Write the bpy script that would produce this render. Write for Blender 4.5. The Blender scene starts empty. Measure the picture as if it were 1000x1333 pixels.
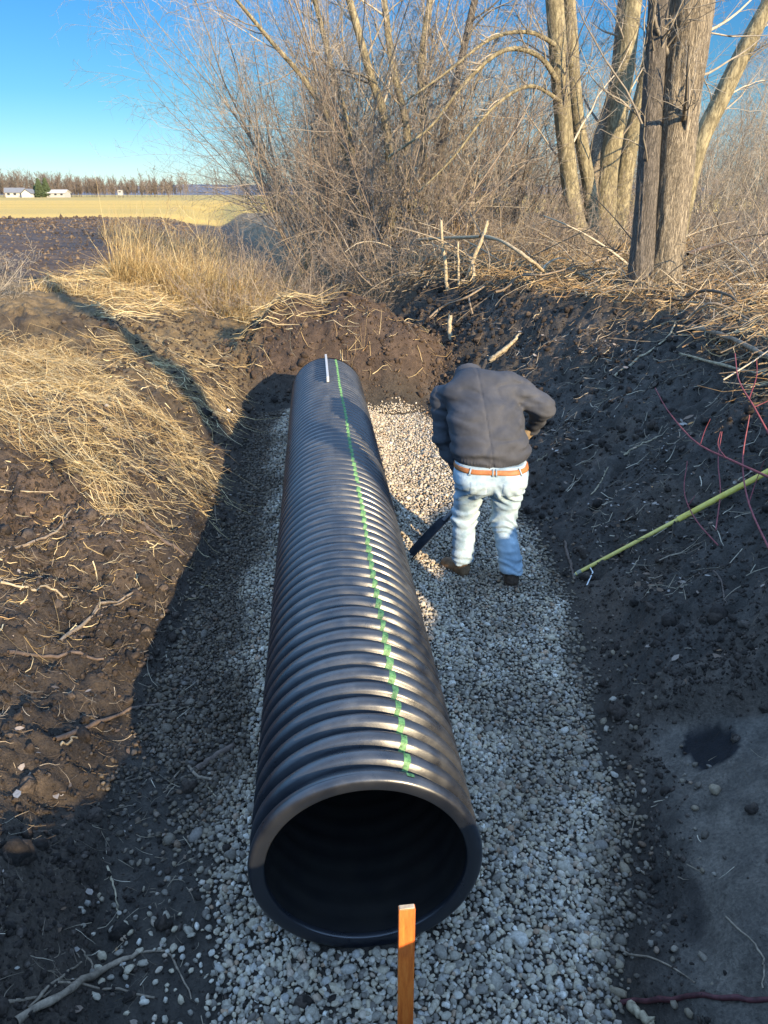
import bpy, math, random
import numpy as np
from mathutils import Vector
from mathutils.bvhtree import BVHTree

rng = np.random.default_rng(11)
random.seed(11)
sc = bpy.context.scene
COL = sc.collection
PI = math.pi

# ------------------------------------------------------------------ camera
CAMZ, PITCH, F = 2.83, math.radians(23.57), 950.0
cp, sp = math.cos(PITCH), math.sin(PITCH)
cam = bpy.data.cameras.new("camera"); cam_o = bpy.data.objects.new("camera", cam); COL.objects.link(cam_o)
cam_o.location = (0, 0, CAMZ); cam_o.rotation_euler = (PI/2-PITCH, 0, 0)
cam.sensor_fit = 'HORIZONTAL'; cam.sensor_width = 36.0; cam.lens = 36.0*F/1000.0
cam.clip_start = 0.05; cam.clip_end = 6000
sc.camera = cam_o

def proj(x, y, z):
    dz = z-CAMZ
    d = y*cp-dz*sp
    u = y*sp+dz*cp
    d = np.where(d < .05, .05, d)
    return 500+F*x/d, 666.5-F*u/d
def at_depth(px, py, y):          # point of a sight line at ground distance y
    a, b = (px-500)/F, (666.5-py)/F
    d = Vector((a, cp+b*sp, -sp+b*cp)); t = y/d.y
    return Vector((d.x*t, y, CAMZ+d.z*t))

# ------------------------------------------------------------------ light
SUN_AZ, SUN_EL = math.radians(35), math.radians(19)     # az measured from -Y towards +X
to_sun = Vector((math.sin(SUN_AZ)*math.cos(SUN_EL), -math.cos(SUN_AZ)*math.cos(SUN_EL), math.sin(SUN_EL)))
sl = bpy.data.lights.new("sun", 'SUN'); sl.energy = 7.0; sl.angle = math.radians(.55); sl.color = (1, .79, .50)
so = bpy.data.objects.new("sun", sl); COL.objects.link(so)
so.rotation_euler = to_sun.to_track_quat('Z', 'Y').to_euler()
w = bpy.data.worlds.new("World"); sc.world = w; w.use_nodes = True
nt = w.node_tree; nt.nodes.clear()
sky = nt.nodes.new('ShaderNodeTexSky'); sky.sky_type = 'NISHITA'; sky.sun_disc = False
sky.sun_elevation = SUN_EL; sky.sun_rotation = math.atan2(to_sun.x, to_sun.y)
sky.altitude = 200; sky.air_density = 1.0; sky.dust_density = 0; sky.ozone_density = 6
bg = nt.nodes.new('ShaderNodeBackground'); bg.inputs[1].default_value = .15
wo = nt.nodes.new('ShaderNodeOutputWorld')
tc = nt.nodes.new('ShaderNodeTexCoord'); sx = nt.nodes.new('ShaderNodeSeparateXYZ'); nt.links.new(tc.outputs['Generated'], sx.inputs[0])
rp_ = nt.nodes.new('ShaderNodeValToRGB'); e_ = rp_.color_ramp.elements
stops_ = [(0, (.54, .58, .60)), (.03, (.52, .58, .60)), (.105, (.33, .51, .50)), (.19, (.27, .50, .575)), (.27, (.5, .7, .8)), (.50, (5.7, 4.2, 3.15)), (1, (7.4, 5.2, 3.8))]
while len(e_) < len(stops_): e_.new(.5)
for q_, (p_, c_) in zip(e_, stops_): q_.position = p_; q_.color = (*[v_/8 for v_ in c_], 1)
nt.links.new(sx.outputs[2], rp_.inputs[0])
vm_ = nt.nodes.new('ShaderNodeVectorMath'); vm_.operation = 'MULTIPLY'; nt.links.new(sky.outputs[0], vm_.inputs[0]); nt.links.new(rp_.outputs[0], vm_.inputs[1])
vs_ = nt.nodes.new('ShaderNodeVectorMath'); vs_.operation = 'SCALE'; vs_.inputs['Scale'].default_value = 8.0; nt.links.new(vm_.outputs[0], vs_.inputs[0])
nt.links.new(vs_.outputs[0], bg.inputs[0]); nt.links.new(bg.outputs[0], wo.inputs[0])
sc.view_settings.view_transform = 'Standard'; sc.view_settings.look = 'None'
sc.view_settings.gamma = 1; sc.view_settings.exposure = .68
sc.render.engine = 'CYCLES'; sc.cycles.max_bounces = 5; sc.cycles.diffuse_bounces = 3
sc.cycles.use_denoising = True; sc.cycles.sample_clamp_indirect = 6
sc.cycles.caustics_reflective = False; sc.cycles.caustics_refractive = False

# ------------------------------------------------------------------ noise
def hash2(ix, iy, s):
    h = (ix.astype(np.int64)*374761393+iy.astype(np.int64)*668265263+s*1442695041) & 0xffffffff
    h = ((h ^ (h >> 13))*1274126177) & 0xffffffff
    return ((h ^ (h >> 16)) & 0xffff)/65535.0
def vn(x, y, s=0):
    x = np.asarray(x, float); y = np.asarray(y, float)
    ix, iy = np.floor(x), np.floor(y); fx, fy = x-ix, y-iy
    fx = fx*fx*(3-2*fx); fy = fy*fy*(3-2*fy)
    a = hash2(ix, iy, s); b = hash2(ix+1, iy, s); c = hash2(ix, iy+1, s); d = hash2(ix+1, iy+1, s)
    return (a*(1-fx)+b*fx)*(1-fy)+(c*(1-fx)+d*fx)*fy
def fbm(x, y, f, o=4, s=0, g=.5):
    r = 0; a = 1; t = 0
    for i in range(o):
        r = r+a*(vn(x*f, y*f, s+i*17)-.5)*2; t += a; a *= g; f *= 2.03
        x, y = x*.8-y*.6, x*.6+y*.8
    return r/t
def ss(a, b, x):
    t = np.clip((np.asarray(x, float)-a)/(b-a), 0, 1); return t*t*(3-2*t)
def inpoly(px, py, poly):
    r = np.zeros(np.shape(px), bool); n = len(poly)
    for i in range(n):
        x0, y0 = poly[i]; x1, y1 = poly[(i+1) % n]
        if y0 == y1: continue
        c = ((y0 > py) != (y1 > py)) & (px < (x1-x0)*(py-y0)/(y1-y0)+x0)
        r ^= c
    return r

# ------------------------------------------------------------------ terrain
def axis_x(y): return -.065-.0919*(y-2.02)
def toeL(y): return np.interp(y, [0, 1.7, 2.6, 3.4, 5.8, 8, 10, 12, 16, 22, 40, 120], [-1.0, -1.05, -1.35, -1.45, -1.42, -1.62, -1.75, -1.5, -2.6, -4.6, -9, -26])
def toeR(y): return np.interp(y, [0, 1.8, 2.7, 4.6, 6, 8.3, 10.2, 12, 16, 22, 40, 120], [.9, .92, 1.2, 1.42, 1.38, 1.0, .5, .0, -1.4, -3.6, -8, -25])
def cwR(y): return np.interp(y, [0, 2, 6, 8.5, 10.5, 12, 16, 24, 60], [2.6, 2.5, 2.35, 2.6, 1.9, 1.5, 1.5, 1.3, 1.3])
def topR(y): return np.interp(y, [-8, -1, .5, 2, 3.5, 8, 13, 18, 30], [2.2, 2.12, 1.86, 1.64, 1.54, 1.54, 1.57, 1.62, 1.5])
def H(x, y, fine=True):
    x = np.asarray(x, float); y = np.asarray(y, float)
    bed = np.interp(y, [1, 10.0, 10.7, 12, 40], [0, .03, .40, .45, .55])
    dx = x-axis_x(y)
    bed = bed+.10*np.exp(-((np.abs(dx)-.5)/.2)**2)*ss(10.2, 9.5, y)*ss(1.9, 2.6, y)-.02*np.exp(-(dx/.3)**4)*ss(1.8, 2.2, y)*ss(9.6, 9.2, y)
    j = .22*fbm(x, y, .9, 3, 5)
    dR = (x-toeR(y))+j*.5; dL = (toeL(y)-x)+j*.6
    tr = np.clip(dR/cwR(y), 0, 1)
    pr = .72*tr+.28*(tr**2*(3-2*tr))
    far = ss(4.8, 14, x)
    tR = topR(y)*(1-far)+far*1.55
    nearw = ss(4.2, 2.2, y)
    pr = pr*(1-nearw)+nearw*(.35*tr+.65*(1-(1-tr)**1.6))
    zR = tR*pr
    wl = np.interp(y, [0, 3, 5, 8, 12, 20], [1.0, 1.2, 1.15, .9, .9, 1.2])
    tl = np.clip(dL/wl, 0, 1)
    tL = .62+.5*ss(.8, 3.6, dL)
    tL = tL*ss(0, 3, y)+(1-ss(0, 3, y))*1.0
    zL = tL*(1-(1-tl)**1.7)
    z = bed+np.where(dR > 0, np.maximum(zR-bed*ss(0, 1, tr), 0), 0)+np.where(dL > 0, np.maximum(zL-bed*ss(0, 1, tl), 0), 0)
    # spoil mound that plugs the ditch beyond the pipe
    mx = x+.62+.25*(y-10.8)
    m = 1.30*np.exp(-(np.abs(mx)/1.62)**3.4)*np.exp(-(np.abs(y-11.12+.15*fbm(x, y, 1.3, 2, 3))/.88)**3.2)
    m = m*(1+.28*fbm(x, y, 1.6, 4, 9))*(1-.16*np.exp(-((mx+.25)/.35)**2))
    z = np.where(m > .05, np.maximum(z, m+z*.12), z)
    # crossing the photographer stands on
    c = (1.3-.22*np.exp(-((x-.15)/.45)**2)+.22*fbm(x, y, 1.9, 4, 18))*ss(1.25, .35, y+.12*fbm(x, y, 1.5, 2, 8))
    z = np.maximum(z, c)
    # left bank relief
    lm = ss(.3, 1.2, dL)*ss(1.5, 3, y)
    z = z+lm*(.20*fbm(x, y, .75, 3, 21)+.05*fbm(x, y, 2.4, 3, 22))*ss(60, 8, y)
    z = z+.26*np.exp(-(((x+3.1)/1.1)**2+((y-6.0)/1.1)**2))-.20*np.exp(-(((x+2.15+.0*y)/.35)**2+((y-7.7)/.8)**2))
    z = z-.25*np.exp(-((x+4.9)/1.0)**2-((y-9.0)/.5)**2)+.22*np.exp(-((x+4.6)/1.1)**2-((y-10.4)/.6)**2)
    # plough ridges far left
    fl = ss(15, 20, y)*ss(64, 56, y)*ss(-1, -3, x-toeL(y))
    z = z+fl*.34*fbm(x*.45, y*.8, .5, 4, 33, .6)
    # clay ledge above the scooped face (right, near)
    z = z+.13*ss(3.18, 3.32, y+.75*(x-1.42)+.12*fbm(x, y, 2, 3, 63))*ss(5.2, 3.8, y)*ss(.1, .4, dR)
    # excavator scoop marks and toe hollow
    z = z-.10*np.exp(-((x-1.20)/.09)**2-((y-2.12)/.30)**2)
    z = z+ss(1.15, .75, ((x-1.60)/.095)**2+((y-2.88)/.17)**2+1.1*fbm(x, y, 7, 3, 64))*(-.016+.014*fbm(x, y, 14, 2, 65))
    hills = 0
    z = np.where(y > 400, z+0, z)
    if fine:
        near = ss(26, 12, y)
        smooth = ss(.10, .35, dR)*ss(3.32, 3.15, y+.75*(x-1.42)+.12*fbm(x, y, 2, 3, 63))          # the scooped clay is smooth
        rough = (1-.85*smooth)
        bank = np.maximum(ss(0, .35, dR), ss(-.15, .3, dL))
        r = fbm(x, y, 3.2, 5, 41, .6)+.55*(.45-np.abs(fbm(x, y, 6.5, 3, 43, .6)))*2
        rid = 1-np.abs(fbm(x, y, 2.1, 3, 55))
        mound = ss(.1, .5, m)
        z = z+near*(bank*rough*(.115*r+.10*(rid-.75))+(1-bank)*.012*fbm(x, y, 4, 2, 61)+mound*.10*fbm(x, y, 2.6, 4, 71, .62))
        z = z+near*smooth*(.016*fbm(x, y, 5, 4, 81)+.007*np.sin((x*.8+y*.6)*34+4*fbm(x, y, 2, 2, 82)))
        # bucket-tooth combing on the left shoulder
        tm = np.exp(-((x+2.55)/.55)**2-((y-5.1)/.5)**2)
        z = z+tm*.012*np.sin((x*.75+y*.66)*70)
    return z

def nonuni(a, b, st, lo, hi, g=1.16):
    core = list(np.arange(a, b, st)); s = st; v = a; left = []
    while v > lo: s *= g; v -= s; left.append(v)
    s = st; v = core[-1]; right = []
    while v < hi: s *= g; v += s; right.append(v)
    return np.array(left[::-1]+core+right)
gx = nonuni(-5.2, 5.2, .024, -900, 900, 1.10)
ys = [1.0]
while ys[-1] < 1500:
    yy = ys[-1]; ys.append(yy+max(.020, .0042*yy if yy < 24 else .0042*yy*(yy/24)**1.1))
yb = []; v = 1.0; s = .04
while v > -700: v -= s; s *= 1.16; yb.append(v)
gy = np.array(yb[::-1]+ys)

def mesh_np(name, V, faces_flat, nper, mat=None, smooth=True, parent=None, color=None):
    """faces_flat: int array of vertex ids, all faces with nper corners (or a list of such pairs)"""
    me = bpy.data.meshes.new(name)
    if not isinstance(nper, list): faces_flat, nper = [faces_flat], [nper]
    fl = np.concatenate([np.asarray(f).ravel() for f in faces_flat]).astype(np.int32)
    cnt = np.concatenate([np.full(np.asarray(f).size//n, n) for f, n in zip(faces_flat, nper)]).astype(np.int32)
    st = np.concatenate([[0], np.cumsum(cnt)[:-1]]).astype(np.int32)
    me.vertices.add(len(V)); me.vertices.foreach_set('co', np.ascontiguousarray(V, np.float32).ravel())
    me.loops.add(len(fl)); me.loops.foreach_set('vertex_index', fl)
    me.polygons.add(len(cnt)); me.polygons.foreach_set('loop_start', st); me.polygons.foreach_set('loop_total', cnt)
    if smooth: me.polygons.foreach_set('use_smooth', np.ones(len(cnt), bool))
    me.update(calc_edges=True)
    if color is not None:
        ca = me.color_attributes.new('albedo', 'FLOAT_COLOR', 'POINT')
        c = np.ones((len(V), 4), np.float32); c[:, :color.shape[1]] = color
        ca.data.foreach_set('color', c.ravel())
    if mat: me.materials.append(mat)
    o = bpy.data.objects.new(name, me); COL.objects.link(o)
    if parent: o.parent = parent
    return o

# ------------------------------------------------------------------ tags
def tag(o, label=None, cat=None, group=None, kind=None):
    if label: o['label'] = label
    if cat: o['category'] = cat
    if group: o['group'] = group
    if kind: o['kind'] = kind
    return o
def empty(name, loc, label, cat, group=None):
    e = bpy.data.objects.new(name, None); COL.objects.link(e); e.location = loc; e.empty_display_size = .1
    return tag(e, label, cat, group)

# ------------------------------------------------------------------ materials
class NB:
    def __init__(s, name):
        s.m = bpy.data.materials.new(name); s.m.use_nodes = True; s.t = s.m.node_tree
        s.b = s.t.nodes['Principled BSDF']; s.b.inputs['Specular IOR Level'].default_value = .3
    def n(s, typ, **k):
        x = s.t.nodes.new(typ)
        for a, b in k.items():
            if a.startswith('i_'):
                x.inputs[int(a[2:]) if a[2:].isdigit() else a[2:]].default_value = b
            else: setattr(x, a, b)
        return x
    def l(s, a, b): s.t.links.new(a, b)
    def noise(s, scale, detail=4, rough=.6, vec=None, w=None):
        x = s.n('ShaderNodeTexNoise'); x.inputs['Scale'].default_value = scale
        x.inputs['Detail'].default_value = detail; x.inputs['Roughness'].default_value = rough
        if vec: s.l(vec, x.inputs['Vector'])
        return x
    def coord(s, kind='Object', scale=(1, 1, 1)):
        c = s.n('ShaderNodeTexCoord'); m = s.n('ShaderNodeMapping'); m.inputs['Scale'].default_value = scale
        s.l(c.outputs[kind], m.inputs[0]); return m.outputs[0]
    def ramp(s, src, stops, interp='LINEAR'):
        r = s.n('ShaderNodeValToRGB'); r.color_ramp.interpolation = interp; e = r.color_ramp.elements
        while len(e) < len(stops): e.new(.5)
        for q, (p, c) in zip(e, stops): q.position = p; q.color = (*c, 1) if len(c) == 3 else c
        s.l(src, r.inputs[0]); return r
    def mul(s, a, b):
        m = s.n('ShaderNodeMix', data_type='RGBA', blend_type='MULTIPLY'); m.inputs[0].default_value = 1
        s.l(a, m.inputs[6]); s.l(b, m.inputs[7]); return m.outputs[2]
    def mix(s, f, a, b):
        m = s.n('ShaderNodeMix', data_type='RGBA')
        if isinstance(f, float): m.inputs[0].default_value = f
        else: s.l(f, m.inputs[0])
        for i, q in ((6, a), (7, b)):
            if isinstance(q, tuple): m.inputs[i].default_value = (*q, 1)
            else: s.l(q, m.inputs[i])
        return m.outputs[2]
    def bump(s, src, strength=.5, dist=.01, prev=None):
        b = s.n('ShaderNodeBump'); b.inputs['Strength'].default_value = strength; b.inputs['Distance'].default_value = dist
        s.l(src, b.inputs['Height'])
        if prev: s.l(prev, b.inputs['Normal'])
        return b.outputs[0]
    def out(s, color=None, rough=None, normal=None, r=None):
        if color is not None:
            if isinstance(color, tuple): s.b.inputs['Base Color'].default_value = (*color, 1)
            else: s.l(color, s.b.inputs['Base Color'])
        if rough is not None:
            if isinstance(rough, (int, float)): s.b.inputs['Roughness'].default_value = rough
            else: s.l(rough, s.b.inputs['Roughness'])
        if normal is not None: s.l(normal, s.b.inputs['Normal'])
        return s.m
def gray(a): return (a, a, a)

def m_ground():
    k = NB('soil'); a = k.n('ShaderNodeAttribute', attribute_name='albedo')
    c = k.coord('Object')
    n1 = k.noise(9, 6, .65, c); n2 = k.noise(70, 5, .7, c); n3 = k.noise(240, 3, .7, c)
    r1 = k.ramp(n1.outputs[0], [(.3, gray(.55)), (.7, gray(1.4))]); r2 = k.ramp(n2.outputs[0], [(.3, gray(.5)), (.72, gray(1.5))])
    col = k.mul(k.mul(a.outputs[0], r1.outputs[0]), r2.outputs[0])
    v = k.n('ShaderNodeTexVoronoi', feature='F1'); v.inputs['Scale'].default_value = 26; k.l(c, v.inputs['Vector'])
    b = k.bump(n1.outputs[0], .6, .05); b = k.bump(n2.outputs[0], .7, .02, b); b = k.bump(v.outputs[0], .35, .015, b); b = k.bump(n3.outputs[0], .5, .006, b)
    rr = k.ramp(n2.outputs[0], [(.3, gray(.6)), (.7, gray(.95))])
    return k.out(col, rr.outputs[0], b)
def m_island(name, stops, rough=.75, noise_scale=60, amt=(.75, 1.25), bump=.3, bd=.003, sub=None):
    k = NB(name); g = k.n('ShaderNodeNewGeometry'); r = k.ramp(g.outputs['Random Per Island'], stops)
    c = k.coord('Object'); n = k.noise(noise_scale, 4, .65, c)
    m = k.ramp(n.outputs[0], [(.3, gray(amt[0])), (.7, gray(amt[1]))])
    if name == 'gravel':
        at = k.n('ShaderNodeAttribute', attribute_name='albedo'); return k.out(k.mul(k.mul(r.outputs[0], m.outputs[0]), at.outputs[0]), rough, k.bump(n.outputs[0], bump, bd))
    return k.out(k.mul(r.outputs[0], m.outputs[0]), rough, k.bump(n.outputs[0], bump, bd))
def m_simple(name, c1, c2, scale=20, rough=.6, bump=.3, bd=.003, stretch=(1, 1, 1), spec=.3, metal=0):
    k = NB(name); c = k.coord('Object', stretch); n = k.noise(scale, 6, .65, c)
    r = k.ramp(n.outputs[0], [(.32, c1), (.68, c2)])
    k.b.inputs['Specular IOR Level'].default_value = spec; k.b.inputs['Metallic'].default_value = metal
    return k.out(r.outputs[0], rough, k.bump(n.outputs[0], bump, bd))

M = {}
M['soil'] = m_ground()
M['gravel'] = m_island('gravel', [(0, (.15, .125, .10)), (.16, (.27, .235, .185)), (.4, (.42, .36, .27)), (.58, (.50, .41, .28)), (.72, (.34, .315, .28)), (.86, (.58, .51, .40)), (.95, (.36, .23, .14)), (1, (.78, .73, .62))], .7, 90, (.7, 1.2))
M['clod'] = m_island('clods', [(0, (.018, .014, .011)), (.5, (.035, .026, .02)), (.85, (.055, .04, .03)), (1, (.09, .07, .055))], .9, 60, (.5, 1.4), .7, .01)
M['mound_clod'] = m_island('mound_clods', [(0, (.035, .024, .017)), (.6, (.066, .045, .032)), (1, (.11, .078, .055))], .9, 60, (.5, 1.4), .7, .01)
M['straw'] = m_island('straw', [(0, (.20, .13, .06)), (.3, (.36, .25, .115)), (.6, (.52, .39, .19)), (.88, (.70, .57, .33)), (1, (.28, .16, .07))], .7, 30, (.85, 1.15), .1)
M['straw_dull'] = m_island('straw_dull', [(0, (.12, .075, .04)), (.4, (.26, .17, .085)), (.8, (.40, .29, .15)), (1, (.52, .42, .26))], .8, 30, (.8, 1.2), .1)
M['twig_litter'] = m_island('twig_litter', [(0, (.06, .045, .035)), (.4, (.17, .13, .09)), (.75, (.30, .24, .165)), (1, (.45, .38, .28))], .8, 30, (.8, 1.2), .1)
M['leaf'] = m_island('dead_leaf', [(0, (.10, .06, .035)), (.4, (.20, .14, .10)), (.7, (.28, .23, .19)), (.93, (.36, .32, .28)), (1, (.45, .22, .06))], .8, 80, (.8, 1.2), .2)
M['twig'] = m_island('thicket_twig', [(0, (.16, .14, .115)), (.5, (.29, .25, .195)), (.85, (.42, .36, .28)), (1, (.54, .46, .34))], .8, 12, (.7, 1.25), .2)
M['twig_red'] = m_island('thicket_twig_reddish', [(0, (.15, .115, .095)), (.5, (.26, .21, .165)), (1, (.40, .33, .245))], .8, 12, (.7, 1.25), .2)
M['redstem'] = m_island('red_stem', [(0, (.17, .035, .042)), (1, (.30, .085, .085))], .6, 40, (.6, 1.3), .2)
M['maroon'] = m_island('dark_red_stem', [(0, (.07, .022, .025)), (1, (.09, .03, .03))], .6, 25, (.4, 1.5), .4)
M['far_twig'] = m_island('far_wood', [(0, (.10, .085, .075)), (.6, (.19, .155, .13)), (1, (.27, .22, .18))], .9, .3, (.8, 1.2), .0)

def m_bark(name, dark, light, sc_=14, stretch=(1, 1, .14), bd=.03):
    k = NB(name); c = k.coord('Object', stretch)
    n = k.noise(sc_, 6, .6, c); v = k.n('ShaderNodeTexVoronoi', feature='DISTANCE_TO_EDGE'); v.inputs['Scale'].default_value = sc_*.9
    mix = k.mix(.35, c, n.outputs['Color']); k.l(mix, v.inputs['Vector'])
    r = k.ramp(v.outputs[0], [(0, dark), (.14, tuple((a+b)/2 for a, b in zip(dark, light))), (.4, light)])
    n2 = k.noise(60, 5, .7, c); rr = k.ramp(n2.outputs[0], [(.3, gray(.7)), (.7, gray(1.25))])
    b = k.bump(v.outputs[0], .9, bd); b = k.bump(n2.outputs[0], .6, bd*.3, b)
    return k.out(k.mul(r.outputs[0], rr.outputs[0]), .9, b)
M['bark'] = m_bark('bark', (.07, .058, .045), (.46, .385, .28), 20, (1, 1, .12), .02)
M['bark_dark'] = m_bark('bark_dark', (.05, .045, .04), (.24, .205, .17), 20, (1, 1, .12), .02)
M['bark_smooth'] = m_bark('bark_smooth', (.12, .10, .06), (.34, .29, .175), 10, (1, 1, .3), .012)

# ------------------------------------------------------------------ ground mesh and its own colours
X, Y = np.meshgrid(gx, gy); Z = H(X, Y)
nx, ny = len(gx), len(gy)
def zone(x, y):
    """real colour of the soil at each place"""
    dR = x-toeR(y); dL = toeL(y)-x
    n = fbm(x, y, 1.3, 4, 101); n2 = fbm(x, y, 5, 3, 102); u, v = proj(x, y, H(x, y, False))
    def c(r, g, b): return np.array([r, g, b])
    col = np.zeros(x.shape+(3,)); col[:] = c(.040, .031, .024)
    def blend(m, cc):
        m = np.clip(m, 0, 1)[..., None]; col[:] = col*(1-m)+np.asarray(cc)*m
    blend(ss(-.2, .5, n)*.7, c(.075, .056, .04))
    left = ss(0, .5, dL)
    blend(left*ss(-.3, .4, n2)*.6, c(.082, .061, .043))
    blend(left*np.exp(-((x+2.6)/.8)**2-((y-5.0)/.6)**2)*.9, c(.10, .068, .047))
    # bank on the right: black topsoil, grey clay low down and near
    right = ss(0, .15, dR)
    blend(right*.9, c(.054, .046, .038))
    blend(right*ss(.0, .45, n2)*.55, c(.095, .080, .066)); blend(right*ss(.15, .5, n)*.5, c(.10, .075, .055))
    clay = right*ss(3.36, 3.18, y+.75*(x-1.42)+.14*n)*ss(.10, .3, dR)
    blend(clay, c(.125, .104, .082)); blend(clay*ss(-.1, .5, fbm(x*1.6, y*.7, 3.5, 4, 131))*.5, c(.085, .074, .062)); blend(clay*ss(.1, .4, fbm(x, y, 9, 3, 132))*.4, c(.07, .06, .05))
    blend(clay*ss(.0, .5, n)*.4, c(.115, .103, .088))
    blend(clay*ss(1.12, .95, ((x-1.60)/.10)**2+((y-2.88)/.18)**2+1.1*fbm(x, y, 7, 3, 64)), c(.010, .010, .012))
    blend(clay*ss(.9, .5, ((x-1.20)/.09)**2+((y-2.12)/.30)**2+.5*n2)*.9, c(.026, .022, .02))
    # bed beneath the stones
    bed = (1-ss(-.05, .12, dR))*(1-ss(-.05, .12, dL))*ss(10.8, 10.2, y)*ss(.9, 1.3, y)
    blend(bed*.8, c(.050, .042, .033))
    # mound
    mo = ss(.15, .45, np.exp(-(np.abs(x+.62+.25*(y-10.8))/1.62)**3.4)*np.exp(-(np.abs(y-11.15)/.92)**3.2))
    blend(mo, c(.062, .042, .030)); blend(mo*ss(.0, .6, n2)*.6, c(.09, .062, .043))
    # litter-coloured ground right top and beyond the ditch
    top = ss(.85, 1.15, dR/cwR(y)+.12*n)*ss(5.5, 8, y)
    blend(top*.85, c(.15, .105, .062)); blend(top*ss(-.1, .5, n2)*.6, c(.26, .19, .105))
    blend(ss(12, 16, y)*ss(.2, 1, dR)*.8, c(.24, .17, .09))
    # dry grass on the left behind
    gl = left*ss(7.6, 9.5, y)*ss(-.5, .1, n+.2)*ss(17, 15, y)
    blend(gl*.55, c(.22, .155, .075))
    # ploughed strip, then the golden field
    blend(left*ss(14.5, 17, y+n)*.95, c(.065, .045, .035)); blend(left*ss(14.5, 17, y+n)*ss(.0, .4, n2+.3*n)*.6, c(.14, .095, .06))
    yf = y+3*fbm(x, y, .12, 3, 111)
    st = fbm(x*.06, y, .10, 3, 112)
    fm = ss(56, 61, yf)
    fc = np.stack([.58+.12*st, .37+.08*st, .08+.03*st], -1)
    col[:] = col*(1-fm[..., None])+fc*fm[..., None]
    g2 = fm*(ss(70, 75, yf)*ss(105, 95, yf)*.35+ss(190, 250, yf)*.7)*np.clip(.7+.6*st, 0, 1)
    blend(g2, c(.30, .25, .085))
    return np.clip(col, .004, .9)
C = zone(X, Y)
idx = np.arange(nx*ny).reshape(ny, nx)
quads = np.stack([idx[:-1, :-1], idx[:-1, 1:], idx[1:, 1:], idx[1:, :-1]], -1)
ground = mesh_np('ground', np.stack([X, Y, Z], -1).reshape(-1, 3), quads, 4, M['soil'], True, None, C.reshape(-1, 3))
tag(ground, kind='structure')

# ------------------------------------------------------------------ scattered pieces
def ico(sub):
    t = (1+5**.5)/2
    v = np.array([[-1, t, 0], [1, t, 0], [-1, -t, 0], [1, -t, 0], [0, -1, t], [0, 1, t], [0, -1, -t], [0, 1, -t], [t, 0, -1], [t, 0, 1], [-t, 0, -1], [-t, 0, 1]], float)
    f = [[0, 11, 5], [0, 5, 1], [0, 1, 7], [0, 7, 10], [0, 10, 11], [1, 5, 9], [5, 11, 4], [11, 10, 2], [10, 7, 6], [7, 1, 8], [3, 9, 4], [3, 4, 2], [3, 2, 6], [3, 6, 8], [3, 8, 9], [4, 9, 5], [2, 4, 11], [6, 2, 10], [8, 6, 7], [9, 8, 1]]
    v /= np.linalg.norm(v[0])
    v = [tuple(q) for q in v]
    for _ in range(sub):
        cache = {}; nf = []
        def mid(a, b):
            k_ = (min(a, b), max(a, b))
            if k_ not in cache:
                m = np.array(v[a])+np.array(v[b]); m /= np.linalg.norm(m); v.append(tuple(m)); cache[k_] = len(v)-1
            return cache[k_]
        for a, b, c in f:
            ab, bc, ca = mid(a, b), mid(b, c), mid(c, a); nf += [[a, ab, ca], [b, bc, ab], [c, ca, bc], [ab, bc, ca]]
        f = nf
    return np.array(v), np.array(f)
def rotm(n, r=rng, tilt=None):
    a = r.uniform(0, 2*PI, n)
    if tilt is None: q = r.normal(size=(n, 4)); q /= np.linalg.norm(q, axis=1)[:, None]
    else:
        ti = r.normal(0, tilt, n); ax = r.uniform(0, 2*PI, n)
        q1 = np.stack([np.cos(ti/2), np.sin(ti/2)*np.cos(ax), np.sin(ti/2)*np.sin(ax), 0*ti], 1)
        w2, z2 = np.cos(a/2), np.sin(a/2)
        q = np.stack([q1[:, 0]*w2-q1[:, 3]*z2, q1[:, 1]*w2+q1[:, 2]*z2, q1[:, 2]*w2-q1[:, 1]*z2, q1[:, 0]*z2+q1[:, 3]*w2], 1)
    w_, x_, y_, z_ = q.T
    return np.stack([1-2*(y_*y_+z_*z_), 2*(x_*y_-z_*w_), 2*(x_*z_+y_*w_), 2*(x_*y_+z_*w_), 1-2*(x_*x_+z_*z_), 2*(y_*z_-x_*w_), 2*(x_*z_-y_*w_), 2*(y_*z_+x_*w_), 1-2*(x_*x_+y_*y_)], 1).reshape(n, 3, 3)
def lumps(P, S, sub, jit, tilt=None):
    """P centres (n,3), S semi-axes (n,3) -> V,F"""
    v0, f0 = ico(sub); n = len(P)
    v = v0[None]*(1+rng.normal(0, jit, (n, len(v0), 1)))
    v = v*S[:, None, :]
    v = np.einsum('nij,nkj->nki', rotm(n, tilt=tilt), v)+P[:, None, :]
    f = f0[None]+(np.arange(n)*len(v0))[:, None, None]
    return v.reshape(-1, 3), f.reshape(-1, 3)
def cat_meshes(parts):
    V = []; Fs = []; o = 0
    for v, f in parts: V.append(v); Fs.append(f+o); o += len(v)
    return np.concatenate(V), np.concatenate(Fs)

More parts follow.
